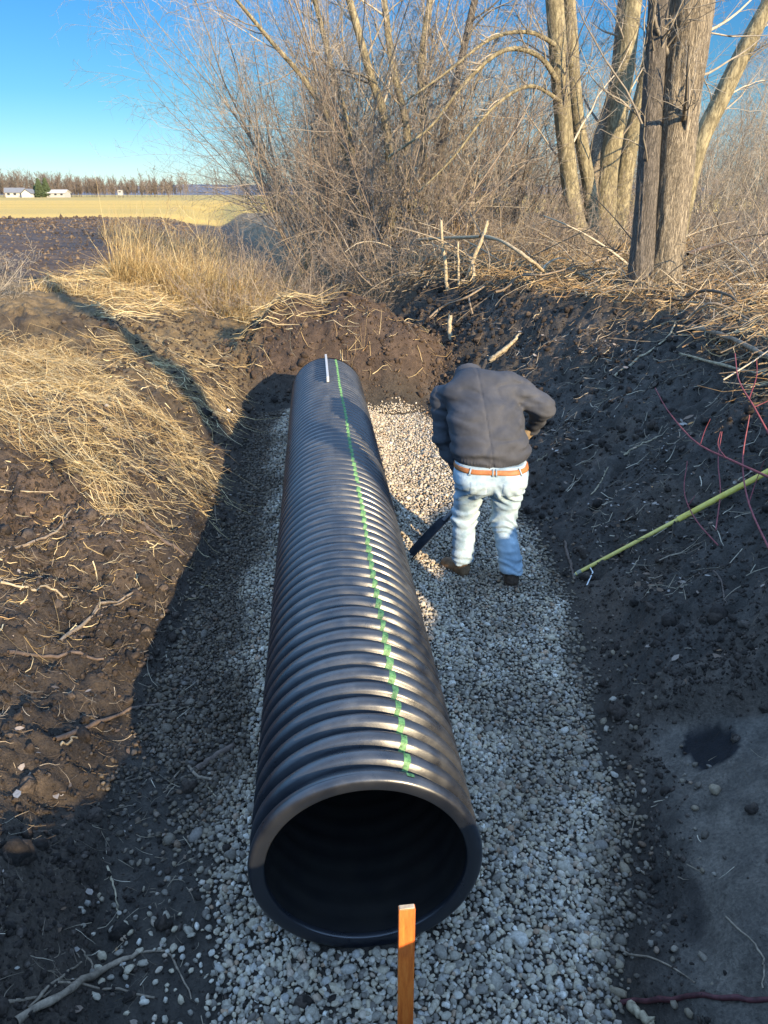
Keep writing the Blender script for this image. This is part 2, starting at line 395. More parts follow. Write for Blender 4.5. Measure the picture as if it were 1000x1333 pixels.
def gravel_density(x, y):
    dR = x-toeR(y); dL = toeL(y)-x; n = fbm(x, y, 2.2, 4, 201)
    e = np.maximum(dR, dL)
    p = ss(.10, -.10, e+.14*n)
    p = np.maximum(p, .07*ss(.45, .0, e+.2*n))
    # mud smeared over the stones at the near left
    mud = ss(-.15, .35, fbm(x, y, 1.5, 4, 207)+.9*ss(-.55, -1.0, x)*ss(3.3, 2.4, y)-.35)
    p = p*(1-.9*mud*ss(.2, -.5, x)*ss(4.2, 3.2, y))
    u = ss(10.0, 9.8, y+.15*n)
    return p*u
def scatter_gravel(y0, y1, st, size, sub):
    xs = np.arange(-2.3, 2.1, st); ysr = np.arange(y0, y1, st)
    x, y = np.meshgrid(xs, ysr); x = x.ravel()+rng.uniform(-.5, .5, x.size)*st; y = y.ravel()+rng.uniform(-.5, .5, y.size)*st
    dens = gravel_density(x, y); dx = x-axis_x(y)
    keep = (rng.uniform(size=x.size) < dens) & ~((np.abs(dx) < np.where(y < 2.08, .20, .29)) & (y > 2.0) & (y < 9.32))
    u, v = proj(x, y, 0*x); keep &= (u > -60) & (u < 1060) & (v < 1450)
    x, y = x[keep], y[keep]; n = len(x)
    s = size*np.exp(rng.normal(0, .27, n)); s = np.minimum(s, size*2.0)
    S = np.stack([s*rng.uniform(.85, 1.25, n), s*rng.uniform(.65, .95, n), s*rng.uniform(.42, .72, n)], 1)
    z = H(x, y)+rng.uniform(-.004, .012, n)+s*.25
    v_, f_ = lumps(np.stack([x, y, z], 1), S, sub, .125 if sub else .15, .55)
    d_ = (axis_x(y)-.455)-x                     # stones left of the pipe: mud, plus the pipe's shade put into their colour
    mud_shade = ss(-.02, .30, d_+.28*fbm(x, y, 2.0, 3, 211))*ss(1.9, 3.2, y+.5*d_)*.78
    mud_shade = np.maximum(mud_shade, .40*ss(.30, .65, fbm(x, y, 1.4, 4, 213)+.2*ss(.6, 1.2, x)))
    mud_shade = np.maximum(mud_shade, .6*ss(.22, .0, toeR(y)-x+.15*fbm(x, y, 3, 3, 214)))
    m_ = np.clip(1-mud_shade+rng.normal(0, .08, n)*mud_shade, .1, 1)
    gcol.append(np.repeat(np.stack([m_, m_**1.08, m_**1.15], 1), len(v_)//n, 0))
    return v_, f_
gcol = []
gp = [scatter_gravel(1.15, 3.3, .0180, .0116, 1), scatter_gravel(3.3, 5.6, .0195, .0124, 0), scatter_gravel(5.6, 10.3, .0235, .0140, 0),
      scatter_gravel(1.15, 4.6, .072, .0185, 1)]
V, Fc = cat_meshes(gp)
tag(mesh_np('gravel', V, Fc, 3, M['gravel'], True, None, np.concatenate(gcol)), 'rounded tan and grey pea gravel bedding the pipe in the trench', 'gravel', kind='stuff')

def scatter_world(n, x0, x1, y0, y1, dens):
    x = rng.uniform(x0, x1, n); y = rng.uniform(y0, y1, n)
    k = rng.uniform(size=n) < dens(x, y); return x[k], y[k]
def d_clod(x, y):
    dR = x-toeR(y); dL = toeL(y)-x; n = fbm(x, y, 1.2, 3, 301)
    clay = ss(3.34, 3.18, y+.75*(x-1.42))*ss(.10, .28, dR)
    e = np.maximum(ss(-.05, .15, dR), ss(-.1, .15, dL))
    return np.clip(e*(1-.992*clay)*(.25+.75*ss(-.3, .4, n))+.04*ss(.2, -.6, x)*ss(3.4, 2.6, y)*3, 0, 1)
x, y = scatter_world(60000, -4.6, 4.6, 1.2, 13, d_clod)
xf, yf_ = scatter_world(150000, -3.2, 3.4, 1.2, 6.5, lambda a, b: d_clod(a, b)*ss(6.5, 4.5, b))
x = np.concatenate([x, xf]); y = np.concatenate([y, yf_]); nfine = len(xf)
xm = rng.uniform(-2.6, 1.4, 5200); ym = rng.uniform(10.0, 11.9, 5200); x = np.concatenate([x, xm]); y = np.concatenate([y, ym]); n = len(x)
s = .0088*np.exp(rng.normal(0, .66, n)); s = np.minimum(s, .05); s[-5200-nfine:-5200] = np.minimum(s[-5200-nfine:-5200]*.62, .014)
S = s[:, None]*rng.uniform(.6, 1.3, (n, 3))
mnd = (np.exp(-(np.abs(x+.62+.25*(y-10.8))/1.62)**3.4)*np.exp(-(np.abs(y-11.15)/.98)**3.2)) > .25
P = np.stack([x, y, H(x, y)+S[:, 2]*.2], 1)
v, f = lumps(P[~mnd], S[~mnd]*[1.15, 1, .8], 0, .24)
big = S.max(1) > .022; vb, fb_ = lumps(P[~mnd & big]+[0, 0, .0], S[~mnd & big]*[1.2, 1, .8], 1, .13); v, f = cat_meshes([(v, f), (vb, fb_)])
tag(mesh_np('soil_clods', v, f, 3, M['clod'], False), 'crumbly black soil clods strewn over the trench banks', 'soil', kind='stuff')
v, f = lumps(P[mnd], S[mnd]*1.1, 0, .28)
tag(mesh_np('mound_crumbs', v, f, 3, M['mound_clod'], False), 'crumbled brown soil lying on the mound past the pipe', 'soil', kind='stuff')

# ------------------------------------------------------------------ tubes and ribbons
def nrm(a): return a/np.maximum(np.linalg.norm(a, axis=-1, keepdims=True), 1e-9)
def tubes(P, R, k=4, caps=False):
    """P (n,p,3), R (n,p) -> V,F quads"""
    n, p, _ = P.shape
    T = np.empty_like(P); T[:, 1:-1] = P[:, 2:]-P[:, :-2]; T[:, 0] = P[:, 1]-P[:, 0]; T[:, -1] = P[:, -1]-P[:, -2]; T = nrm(T)
    D = nrm(P[:, -1]-P[:, 0]); ref = np.zeros((n, 3)); ax = np.argmin(np.abs(D), 1); ref[np.arange(n), ax] = 1
    A = nrm(np.cross(T, ref[:, None, :])); B = np.cross(T, A)
    th = np.arange(k)*2*PI/k
    V = P[:, :, None]+R[:, :, None, None]*(A[:, :, None]*np.cos(th)[:, None]+B[:, :, None]*np.sin(th)[:, None])
    idx = np.arange(n*p*k).reshape(n, p, k); i2 = np.roll(idx, -1, 2)
    q = np.stack([idx[:, :-1], i2[:, :-1], i2[:, 1:], idx[:, 1:]], -1).reshape(-1, 4)
    return V.reshape(-1, 3), q
def children(P, R, nc, t0, t1, L, ang, up, wig, pts, rf, tip=.35, Lpow=.7, r=rng, rmin=.0015, Labs=None):
    n, p, _ = P.shape; n2 = n*nc
    i = np.repeat(np.arange(n), nc); t = r.uniform(t0, t1, n2)
    if nc > 2:
        t = (np.tile(np.arange(nc), n)+r.uniform(0, 1, n2))/nc*(t1-t0)+t0
    s = t*(p-1); k = np.minimum(s.astype(int), p-2); fr = (s-k)[:, None]
    o = P[i, k]*(1-fr)+P[i, k+1]*fr; d = nrm(P[i, k+1]-P[i, k]); rad = R[i, k]*(1-fr[:, 0])+R[i, k+1]*fr[:, 0]
    plen = np.linalg.norm(P[:, -1]-P[:, 0], axis=1)[i]
    q = r.normal(size=(n2, 3)); side = nrm(np.cross(d, q)); a = r.normal(ang, .22, n2)[:, None]
    d = d*np.cos(a)+side*np.sin(a)
    Ln = (Labs if Labs is not None else L*plen)*(1-.55*t)**Lpow*np.exp(r.normal(0, .25, n2))
    st = Ln/(pts-1); out = np.empty((n2, pts, 3)); out[:, 0] = o; dd = nrm(d)
    for j in range(1, pts):
        dd = nrm(dd+r.normal(0, wig, (n2, 3))+np.array([0, 0, up])); out[:, j] = out[:, j-1]+dd*st[:, None]
    r0 = np.maximum(rad*rf*r.uniform(.6, 1.1, n2), rmin)
    Rr = r0[:, None]*np.linspace(1, tip, pts)[None]
    return out, np.maximum(Rr, rmin*.7)
def ribbons(x, y, ang, L, W, bend, lift, zf, rise=None, pts=5, up=None):
    """flat curved blades that follow the ground; returns V,F"""
    n = len(x); t = np.linspace(0, 1, pts)[None]
    a = ang[:, None]+bend[:, None]*(t-.5)
    dx = np.cos(a)*L[:, None]/(pts-1); dy = np.sin(a)*L[:, None]/(pts-1)
    px = x[:, None]+np.cumsum(dx, 1)-L[:, None]*np.cos(ang)[:, None]*.5; py = y[:, None]+np.cumsum(dy, 1)-L[:, None]*np.sin(ang)[:, None]*.5
    z = zf(px, py)
    zc = z.mean(1)[:, None]; z = np.maximum(z, zc*.7+z*.3)+lift[:, None]
    if rise is not None: z = z+rise[:, None]*t
    tw = rng.uniform(0, PI, n)[:, None]*np.ones_like(t)*.6
    nxv, nyv = -np.sin(a), np.cos(a)
    w2 = W[:, None]*.5*(1-.75*t**2)
    l = np.stack([px+nxv*w2*np.cos(tw), py+nyv*w2*np.cos(tw), z+w2*np.sin(tw)], -1)
    r = np.stack([px-nxv*w2*np.cos(tw), py-nyv*w2*np.cos(tw), z-w2*np.sin(tw)], -1)
    V = np.stack([l, r], 2).reshape(n, pts*2, 3)
    q0 = np.array([[2*i, 2*i+1, 2*i+3, 2*i+2] for i in range(pts-1)])
    q = q0[None]+(np.arange(n)*pts*2)[:, None, None]
    return V.reshape(-1, 3), q.reshape(-1, 4)
def sample_poly(n, x0, x1, y0, y1, polys, extra=None):
    x = rng.uniform(x0, x1, n); y = rng.uniform(y0, y1, n); u, v = proj(x, y, H(x, y, False))
    k = np.zeros(n, bool)
    for po in polys: k |= inpoly(u, v, po)
    if extra is not None: k &= rng.uniform(size=n) < extra(x, y)
    return x[k], y[k]

straw_parts = []
def straw(n, box, polys, ang, spread, L, W, lift, extra=None, rise=0):
    x, y = sample_poly(n, *box, polys, extra); m = len(x)
    if m == 0: return
    an = ang+rng.normal(0, spread, m)
    flip = rng.uniform(size=m) < .5; an = an+flip*PI
    Lm = L*np.exp(rng.normal(0, .4, m))
    lf = np.abs(rng.normal(0, lift, m))+.004
    straw_parts.append(ribbons(x, y, an, Lm, W*rng.uniform(.5, 1.3, m), rng.normal(0, .7, m), lf, H, rng.normal(0, 1, m)*rise))
# heap on the left shoulder
pA = [(-250, 445), (50, 440), (130, 490), (215, 548), (282, 615), (270, 660), (210, 690), (130, 668), (80, 600), (0, 575), (-250, 600)]
patch = lambda x, y: ss(-.35, .25, fbm(x, y, 1.7, 3, 402))
straw(42000, (-7, -1.2, 4.5, 10), [pA], -.55, .55, .24, .0038, .028, lambda x, y: .35+.65*patch(x, y), .08)
straw(15000, (-7, -1.2, 4.5, 10), [pA], -.75, .25, .58, .0048, .045, patch, .1)
pB = [(100, 440), (200, 436), (270, 470), (310, 525), (302, 575), (262, 560), (215, 512), (160, 480)]
straw(7000, (-5, -1.0, 6, 11), [pB], -.7, .35, .42, .006, .02, lambda x, y: .15+.7*patch(x, y), .05)
pC = [(60, 372), (160, 345), (330, 340), (390, 380), (450, 400), (440, 425), (330, 425), (240, 410), (150, 420), (110, 400)]
straw(30000, (-8, 1, 8.5, 19), [pC], -.35, .5, .5, .009, .05, lambda x, y: .2+.8*ss(-.2, .2, fbm(x, y, 1.1, 3, 405)), .12)
pG = [(0, 690), (130, 680), (260, 640), (290, 640), (270, 760), (180, 850), (150, 900), (0, 880), (-100, 700)]
straw(1100, (-4, -1, 3, 7), [pG], .2, 1.2, .12, .003, .01, None, .02)
straw(1800, (-4.4, -1, 3.4, 9.5), [[(-200, 400), (320, 400), (300, 640), (180, 800), (-200, 900)]], .1, 1.5, .10, .008, .012, None, .02)
pM = [(300, 400), (470, 395), (480, 470), (380, 470), (300, 500), (250, 430)]
straw(1500, (-4, .6, 8.5, 12.5), [pM], -.9, .8, .30, .007, .03, lambda x, y: .9*ss(0, .4, fbm(x, y, 1.4, 2, 407)), .08)
straw(500, (-2.4, 1.2, 9.5, 11.5), [[(440, 395), (600, 420), (590, 500), (440, 500)]], -1.2, 1.2, .18, .006, .02, None, .05)
v, f = cat_meshes(straw_parts); straw_parts = []
tag(mesh_np('straw', v, f, 4, M['straw'], False), 'pale gold flattened straw matted on the left bank', 'straw', kind='stuff')
# litter of dead stalks on the right bank top
pR = [(470, 385), (560, 372), (700, 388), (800, 402), (870, 440), (960, 520), (1100, 600), (1200, 300), (1000, 300), (760, 330), (600, 330), (480, 345)]
straw(50000, (-1, 13, 5, 19), [pR], .35, 1.0, .34, .010, .06, lambda x, y: .3+.7*ss(-.3, .3, fbm(x, y, 1.2, 3, 409)), .14)
v, f = cat_meshes(straw_parts); straw_parts = []
tag(mesh_np('stalk_litter', v, f, 4, M['straw_dull'], False), 'tan dead stalks and brush litter along the right bank top', 'litter', kind='stuff')
pS = [(600, 420), (800, 410), (1050, 480), (1050, 830), (860, 800), (740, 680), (700, 560), (640, 480)]
straw(9000, (.5, 5.5, 3, 13), [pS], .4, .9, .15, .007, .012, lambda x, y: .25+.75*ss(-.1, .4, fbm(x, y, 1.6, 3, 411)), .04)
pT = [(0, 700), (300, 640), (250, 1000), (330, 1333), (0, 1400), (-100, 900)]
straw(4200, (-3.5, -.6, 1.4, 7), [pT, pG], .3, 1.2, .075, .0035, .008, None, .02)
pU = [(820, 860), (1000, 800), (1050, 1333), (800, 1333)]
straw(160, (.9, 3, 1.3, 4.5), [pU], .3, 1.2, .06, .004, .004, None, .01)
v, f = cat_meshes(straw_parts); straw_parts = []
tag(mesh_np('twig_litter', v, f, 4, M['twig_litter'], False), 'small broken twigs and root bits scattered on black soil', 'litter', kind='stuff')
# leaves
def leaves(x, y, s):
    n = len(x); t = np.array([[-1, 0], [-.5, .42], [.2, .5], [1, 0], [.2, -.5], [-.5, -.42]]); p = np.concatenate([t, np.zeros((6, 1))], 1)
    p[:, 2] = .35*np.abs(p[:, 1])+.15*p[:, 0]**2
    v = p[None]*s[:, None, None]; v = np.einsum('nij,nkj->nki', rotm(n, tilt=.45), v)
    v = v+np.stack([x, y, H(x, y)+s*.45], 1)[:, None]
    a = (np.arange(n)*6)[:, None]
    return v.reshape(-1, 3), np.concatenate([a+np.array([0, 1, 2, 3]), a+np.array([0, 3, 4, 5])], 0)
x, y = sample_poly(14000, .4, 5.5, 3.2, 12, [pS, [(820, 860), (1000, 760), (1050, 900), (850, 960)]], lambda x, y: ss(-.2, .5, fbm(x, y, 1.6, 3, 411)))
x2, y2 = sample_poly(2200, -4.5, -.9, 1.6, 8, [pG, pA, pT], lambda x, y: .3+.7*ss(-.1, .5, fbm(x, y, 1.6, 3, 413)))
x = np.concatenate([x, x2]); y = np.concatenate([y, y2])
x3, y3 = sample_poly(2500, -7, 1.5, 4.5, 16, [pA, pB, pC]); x = np.concatenate([x, x3]); y = np.concatenate([y, y3])
v, f = leaves(x, y, .014*np.exp(rng.normal(0, .45, len(x))))
tag(mesh_np('leaf_litter', v, f, 4, M['leaf'], False), 'curled grey brown dead leaves dotted over the banks', 'leaves', kind='stuff')

x = rng.uniform(-40, 2, 60000); y = 13.5+(rng.uniform(0, 1, 60000)**1.5)*46; dl = toeL(y)-x
k = (dl > 1.0) & (rng.uniform(size=x.size) < ss(14.5, 17.5, y+fbm(x, y, .5, 2, 91))*.9) & (np.abs(x) < y*.62)
x, y = x[k], y[k]; s = .015*np.exp(rng.normal(0, .55, len(x)))*(.6+y/32)
v, f = lumps(np.stack([x, y, H(x, y)+s*.1], 1), s[:, None]*rng.uniform(.6, 1.3, (len(x), 3)), 0, .25)
M['plough'] = m_island('ploughed_clods', [(0, (.05, .036, .028)), (.6, (.11, .078, .055)), (1, (.19, .14, .095))], .9, 10, (.6, 1.3), .5, .02)
tag(mesh_np('ploughed_clods', v, f, 3, M['plough'], False), 'dark turned clods covering the ploughed strip before the golden field', 'soil', kind='stuff')
# brushwood on the bank top: finger-thick broken branches
x, y = sample_poly(7000, -1, 13, 6, 19, [pR, [(500, 310), (720, 300), (720, 400), (500, 400)]], lambda x, y: .25+.75*ss(-.2, .4, fbm(x, y, .9, 3, 415)))
n = len(x); L = .55*np.exp(rng.normal(0, .5, n)); an = rng.normal(.3, 1.1, n); t = np.linspace(0, 1, 7)[None]
a_ = an[:, None]+rng.normal(0, .5, n)[:, None]*(t-.5)+rng.normal(0, .12, (n, 7))
bx_ = x[:, None]+np.cumsum(np.cos(a_)*L[:, None]/6, 1)-np.cos(an)[:, None]*L[:, None]*.5; by_ = y[:, None]+np.cumsum(np.sin(a_)*L[:, None]/6, 1)-np.sin(an)[:, None]*L[:, None]*.5
zz = H(bx_, by_); zz = np.maximum(zz, zz.mean(1)[:, None])+np.abs(rng.normal(0, .05, n))[:, None]+np.abs(rng.normal(0, .22, n))[:, None]*t*L[:, None]
v, f = tubes(np.stack([bx_, by_, zz], -1), (.0065*np.exp(rng.normal(0, .45, n)))[:, None]*np.linspace(1, .5, 7)[None], 5)
tag(mesh_np('brushwood', v, f, 4, M['twig_litter']), 'broken brushwood tangled along the top of the right bank', 'brushwood', kind='stuff')

# larger cut branches tossed over the brush line
x, y = sample_poly(5200, -1, 12, 9, 19, [[(490, 320), (560, 300), (760, 300), (1040, 300), (1040, 430), (880, 400), (780, 372), (560, 368), (490, 360)]]); n = len(x)
L = np.minimum(.95*np.exp(rng.normal(0, .42, n)), 1.7); an = rng.uniform(0, 2*PI, n); el = np.abs(rng.normal(.05, .45, n)); t = np.linspace(0, 1, 9)[None]
a_ = an[:, None]+rng.normal(0, .7, n)[:, None]*(t-.5)+rng.normal(0, .10, (n, 9)); e_l = el[:, None]-rng.uniform(0, 1.1, n)[:, None]*t
bx_ = x[:, None]+np.cumsum(np.cos(a_)*np.cos(e_l)*L[:, None]/8, 1); by_ = y[:, None]+np.cumsum(np.sin(a_)*np.cos(e_l)*L[:, None]/8, 1); zz = H(x, y)[:, None]+np.cumsum(np.sin(e_l)*L[:, None]/8, 1)
zz = np.maximum(zz, H(bx_, by_)+.008); sel = rng.uniform(size=n) < .42
P_ = np.stack([bx_, by_, zz], -1)[sel]; R_ = ((.0085*np.exp(rng.normal(0, .45, n)))[:, None]*np.linspace(1, .35, 9)[None])[sel]
P2_, R2_ = children(P_, R_, 3, .3, 1, .4, .6, 0, .15, 6, .6, .5, rmin=.003)
v, f = cat_meshes([tubes(P_, R_, 6), tubes(P2_, R2_, 4)])
M['cut_brush'] = m_island('cut_brush', [(0, (.10, .08, .06)), (.4, (.24, .195, .14)), (.8, (.42, .35, .25)), (1, (.52, .44, .32))], .8, 25, (.6, 1.25), .4, .004)
tag(mesh_np('brush_pile', v, f, 4, M['cut_brush']), 'jumbled pale cut branches heaped at the foot of thicket and trees', 'brush', kind='stuff')

# standing dry reeds
def standing(x, y, hgt, lean_az, lean, W, pts=5, spread=.25, droop=.5):
    n = len(x); t = np.linspace(0, 1, pts)[None]
    az = lean_az+rng.normal(0, .9, n); ln = np.abs(lean+rng.normal(0, spread, n))
    hor = hgt*np.sin(ln); ver = hgt*np.cos(ln)
    dr = droop*rng.uniform(0, 1, n)
    h = hor[:, None]*(t+dr[:, None]*t**2.5); z = ver[:, None]*(t-.35*dr[:, None]*t**3)
    px = x[:, None]+np.cos(az)[:, None]*h; py = y[:, None]+np.sin(az)[:, None]*h; z = H(x, y)[:, None]-.02+z
    wa = rng.uniform(0, 2*PI, n); w2 = (W*rng.uniform(.5, 1.3, n))[:, None]*.5*(1-.8*t**2)
    o = np.stack([np.cos(wa)[:, None]*w2, np.sin(wa)[:, None]*w2, 0*w2], -1); c = np.stack([px, py, z], -1)
    V = np.stack([c+o, c-o], 2).reshape(-1, 3)
    q0 = np.array([[2*i, 2*i+1, 2*i+3, 2*i+2] for i in range(pts-1)])
    return V, (q0[None]+(np.arange(n)*pts*2)[:, None, None]).reshape(-1, 4)
def blob(cx, cy, rx, ry, n):
    a = rng.uniform(0, 2*PI, n); r = np.sqrt(rng.uniform(0, 1, n)); return cx+rx*r*np.cos(a), cy+ry*r*np.sin(a)
rp = []
for cx, cy, rx, ry, n, h, ln in [(-4.6, 16.2, 1.2, .8, 3400, 1.05, .4), (-3.2, 15.6, 1.2, .9, 3400, 1.0, .5), (-5.3, 16.0, .4, .4, 1100, 1.25, .15), (-2.4, 14.4, .8, .7, 1900, .7, .7), (-1.6, 13.3, .5, .4, 700, .5, .8),
                              (-5.9, 14.2, .9, .35, 420, .42, .45), (-4.6, 14.4, .7, .4, 300, .4, .6), (-3.4, 19.2, 1.6, 1.0, 1500, .8, .5), (-2.2, 13.6, .5, .4, 400, .35, .9), (-5.2, 22, 1.6, 1.2, 1500, .9, .4), (-7.5, 27, 2.2, 1.6, 1700, 1.0, .4), (-9.5, 34, 3, 2.2, 1500, 1.1, .35)]:
    x, y = blob(cx, cy, rx, ry, n); rp.append(standing(x, y, .74*h*np.exp(rng.normal(0, .32, n)), -.5, ln+.12, .008, 6, .38, 1.0))
v, f = cat_meshes(rp)
tag(mesh_np('dry_reeds', v, f, 4, M['straw'], False), 'golden dry reeds standing between ploughed soil and thicket', 'reeds', kind='stuff')
rp = []
for i in range(34):
    cx, cy = rng.uniform(1, 17), rng.uniform(13.5, 27); n = 420; x, y = blob(cx, cy, 1.5, 1.2, n)
    rp.append(standing(x, y, .5*np.exp(rng.normal(0, .3, n)), 0, .5, .012))
x, y = blob(2, 14.2, 2.6, .8, 900); rp.append(standing(x, y, .35*np.exp(rng.normal(0, .3, 900)), 0, .7, .01))
v, f = cat_meshes(rp)
tag(mesh_np('undergrowth', v, f, 4, M['straw_dull'], False), 'tangled tan undergrowth at the foot of the trees', 'undergrowth', kind='stuff')

# ------------------------------------------------------------------ branching plants
def stems(n, spread, h, lean, r0, pts, wig=.08, r=rng, up=.05, bias=(0, 0)):
    a = r.uniform(0, 2*PI, n); rr = np.sqrt(r.uniform(0, 1, n))*spread
    o = np.stack([rr*np.cos(a), rr*np.sin(a), -.15*np.ones(n)], 1)
    ln = np.abs(r.normal(lean, lean*.5, n)); az = a+r.normal(0, .7, n)
    d = np.stack([np.sin(ln)*np.cos(az)+bias[0], np.sin(ln)*np.sin(az)+bias[1], np.cos(ln)], 1); d = nrm(d)
    Ln = h*np.exp(r.normal(0, .22, n)); st = Ln/(pts-1); out = np.empty((n, pts, 3)); out[:, 0] = o; dd = d
    for j in range(1, pts):
        dd = nrm(dd+r.normal(0, wig, (n, 3))+np.array([0, 0, up])); out[:, j] = out[:, j-1]+dd*st[:, None]
    return out, (r0*r.uniform(.6, 1.3, n))[:, None]*np.linspace(1, .3, pts)[None]
def bush_mesh(seed, nstem, h, spread, lean, r0, n1, n2, n3, mat, name, l1=.38, l2=.45, l3=.5, bias=(0, 0), up=.04, parent=None, t0=.12):
    r = np.random.default_rng(seed)
    P0, R0 = stems(nstem, spread, h, lean, r0, 9, .09, r, up, bias)
    P1, R1 = children(P0, R0, n1, t0, .97, l1, .75, .05, .13, 7, .55, .4, r=r, rmin=.0028)
    P2, R2 = children(P1, R1, n2, .15, 1., l2, .75, .04, .17, 5, .55, .5, r=r, rmin=.0024)
    parts = [tubes(P0, R0, 6), tubes(P1, R1, 4), tubes(P2, R2, 3)]
    if n3:
        P3, R3 = children(P2, R2, n3, .2, 1., l3, .7, .03, .2, 4, .6, .5, r=r, rmin=.0022); parts.append(tubes(P3, R3, 3))
    v, f = cat_meshes(parts)
    return mesh_np(name, v, f, 4, mat, True, parent)

# thicket on the left bank of the tree line: individual shrubs
TH = 'grey leafless shrubs of the thicket behind the mound'
thick = [ # x, y, scale, rot, proto, label
 (-1.7, 20.5, .95, .8, 0, 'bushy grey shrub at the outer end of the thicket, nearest the open field'),
 (-1.2, 17.2, .95, 1.3, 1, 'tall arching shrub overhanging the ditch behind the brown mound'),
 (-.9, 18.6, 1.12, 2.1, 0, 'tall bare shrub in the middle of the thicket above the mound'),
 (.4, 16.4, .95, 3.0, 1, 'brushy grey shrub just behind the cut sapling stumps'),
 (1.7, 18.0, 1.1, 4.2, 0, 'tall bare shrub rising left of the twin smooth trunks'),
 (3.0, 20.5, 1.1, 5.0, 1, 'bare shrub seen in the gap left of the twin smooth trunks'),
 (-2.6, 25.0, 1.0, 2.6, 1, 'far shrub behind the outer end of the thicket'),
 (-1.6, 24.0, 1.25, .6, 0, 'far tall shrub showing above the middle of the thicket'),
]
protos = [bush_mesh(101, 18, 5.4, .7, .36, .028, 12, 8, 3, M['twig'], 'thicket_shrub', bias=(.03, -.06)),
          bush_mesh(102, 24, 4.3, .8, .55, .022, 12, 8, 3, M['twig_red'], 'thicket_shrub', bias=(.02, -.1))]
used = set()
for x, y, s, ro, k, lab in thick:
    o = protos[k] if k not in used else protos[k].copy()
    if k in used: COL.objects.link(o)
    used.add(k)
    o.location = (x, y, float(H(x, y))-.05); o.rotation_euler = (0, 0, ro); o.scale = (s, s, s)
    tag(o, lab, 'shrub', TH)
# low reddish brush along the foot of the thicket
low0 = bush_mesh(103, 46, 1.5, .8, .75, .009, 7, 5, 2, M['twig_red'], 'low_brush')
lows = [(-2.6, 14.4, 1.0, 'low dark brush overhanging the ditch water behind the mound'), (-1.2, 14.2, 1.1, 'low tangled brush right behind the peak of the brown mound'),
        (.2, 14.6, 1.0, 'reddish low brush left of the cut sapling stumps'), (2.2, 15.2, 1.0, 'reddish low brush right of the cut sapling stumps'),
        (3.6, 14.6, .9, 'tangled low brush below the twin smooth trunks'), (5.3, 17.5, 1.1, 'low brush behind the big twin trunk, left side'),
        (7.3, 13.2, .9, 'low brush to the right of the big ridged trunk'), (8.4, 16.5, 1.2, 'wide low brush filling the gap at the right edge'),
        (-4.3, 18.6, 1.1, 'low brush below the outer shrub near the reeds'), (6.2, 11.2, .7, 'knee high brush tangle on the bank top beside the big trunk'),
        (1.2, 20.6, 1.3, 'low brush deep inside the thicket'), (4.2, 20.0, 1.4, 'low brush behind the twin smooth trunks')]
for i, (x, y, s, lab) in enumerate(lows):
    o = low0 if i == 0 else low0.copy()
    if i: COL.objects.link(o)
    o.location = (x, y, float(H(x, y))-.05); o.rotation_euler = (0, 0, i*1.7); o.scale = (s, s, s*.9); tag(o, lab, 'shrub', 'low brush along the tree line')
# brush further back on the right
back0 = bush_mesh(104, 26, 4.0, 1.2, .45, .02, 11, 8, 2, M['twig'], 'back_shrub')
backs = [(5.5, 27, 1.0, 'distant shrub between the twin trunks and the forked tree'), (9.5, 26, 1.1, 'distant shrub showing right of the forked tree'), (13, 24, 1.0, 'distant shrub at the right edge beyond the leaning trunk'),
         (16.5, 29, 1.3, 'farthest right shrub against the sky'), (1.5, 30, 1.35, 'distant shrub filling the centre of the thicket'), (11, 34, 1.3, 'distant shrub behind the big ridged trunk'),
         (-3.0, 33, 1.3, 'distant shrub behind the left part of the thicket'), (7, 38, 1.4, 'distant shrub deep between the trunks'), (20, 36, 1.4, 'tall distant shrub beyond the right edge'), (12.5, 19.5, .7, 'small shrub right of the big trunk'),
         (9.0, 20.5, .75, 'shrub between the big ridged trunk and the leaning tree'), (15, 21, .9, 'near shrub at the far right of the tree line'), (7.0, 24, .8, 'shrub seen low between the forked tree and big trunk'), (11, 28, 1.0, 'shrub under the leaning tree, further back'), (18, 25, 1.0, 'outermost shrub of the tree line on the right'), (14, 30, 1.1, 'back row shrub right of the leaning tree')]
for i, (x, y, s, lab) in enumerate(backs):
    o = back0 if i == 0 else back0.copy()
    if i: COL.objects.link(o)
    o.location = (x, y, float(H(x, y))-.05); o.rotation_euler = (0, 0, i*2.3); o.scale = (s, s, s); tag(o, lab, 'shrub', 'bare shrubs further back behind the trees')
# small grey shrub at the left edge
o = bush_mesh(105, 34, .95, .35, .6, .006, 7, 5, 2, M['twig'], 'pale_shrub', up=.0)
o.location = (-6.6, 12.6, float(H(-6.6, 12.6))-.05); tag(o, 'small pale grey shrub by the ploughed strip at the left edge', 'shrub')
o = bush_mesh(106, 26, 1.5, .3, .5, .006, 6, 4, 0, M['straw'], 'weed_clump', up=.02)
o.location = (-4.0, 15.3, float(H(-4.0, 15.3))-.05); tag(o, 'golden bushy weed clump in front of the standing reeds', 'weed')

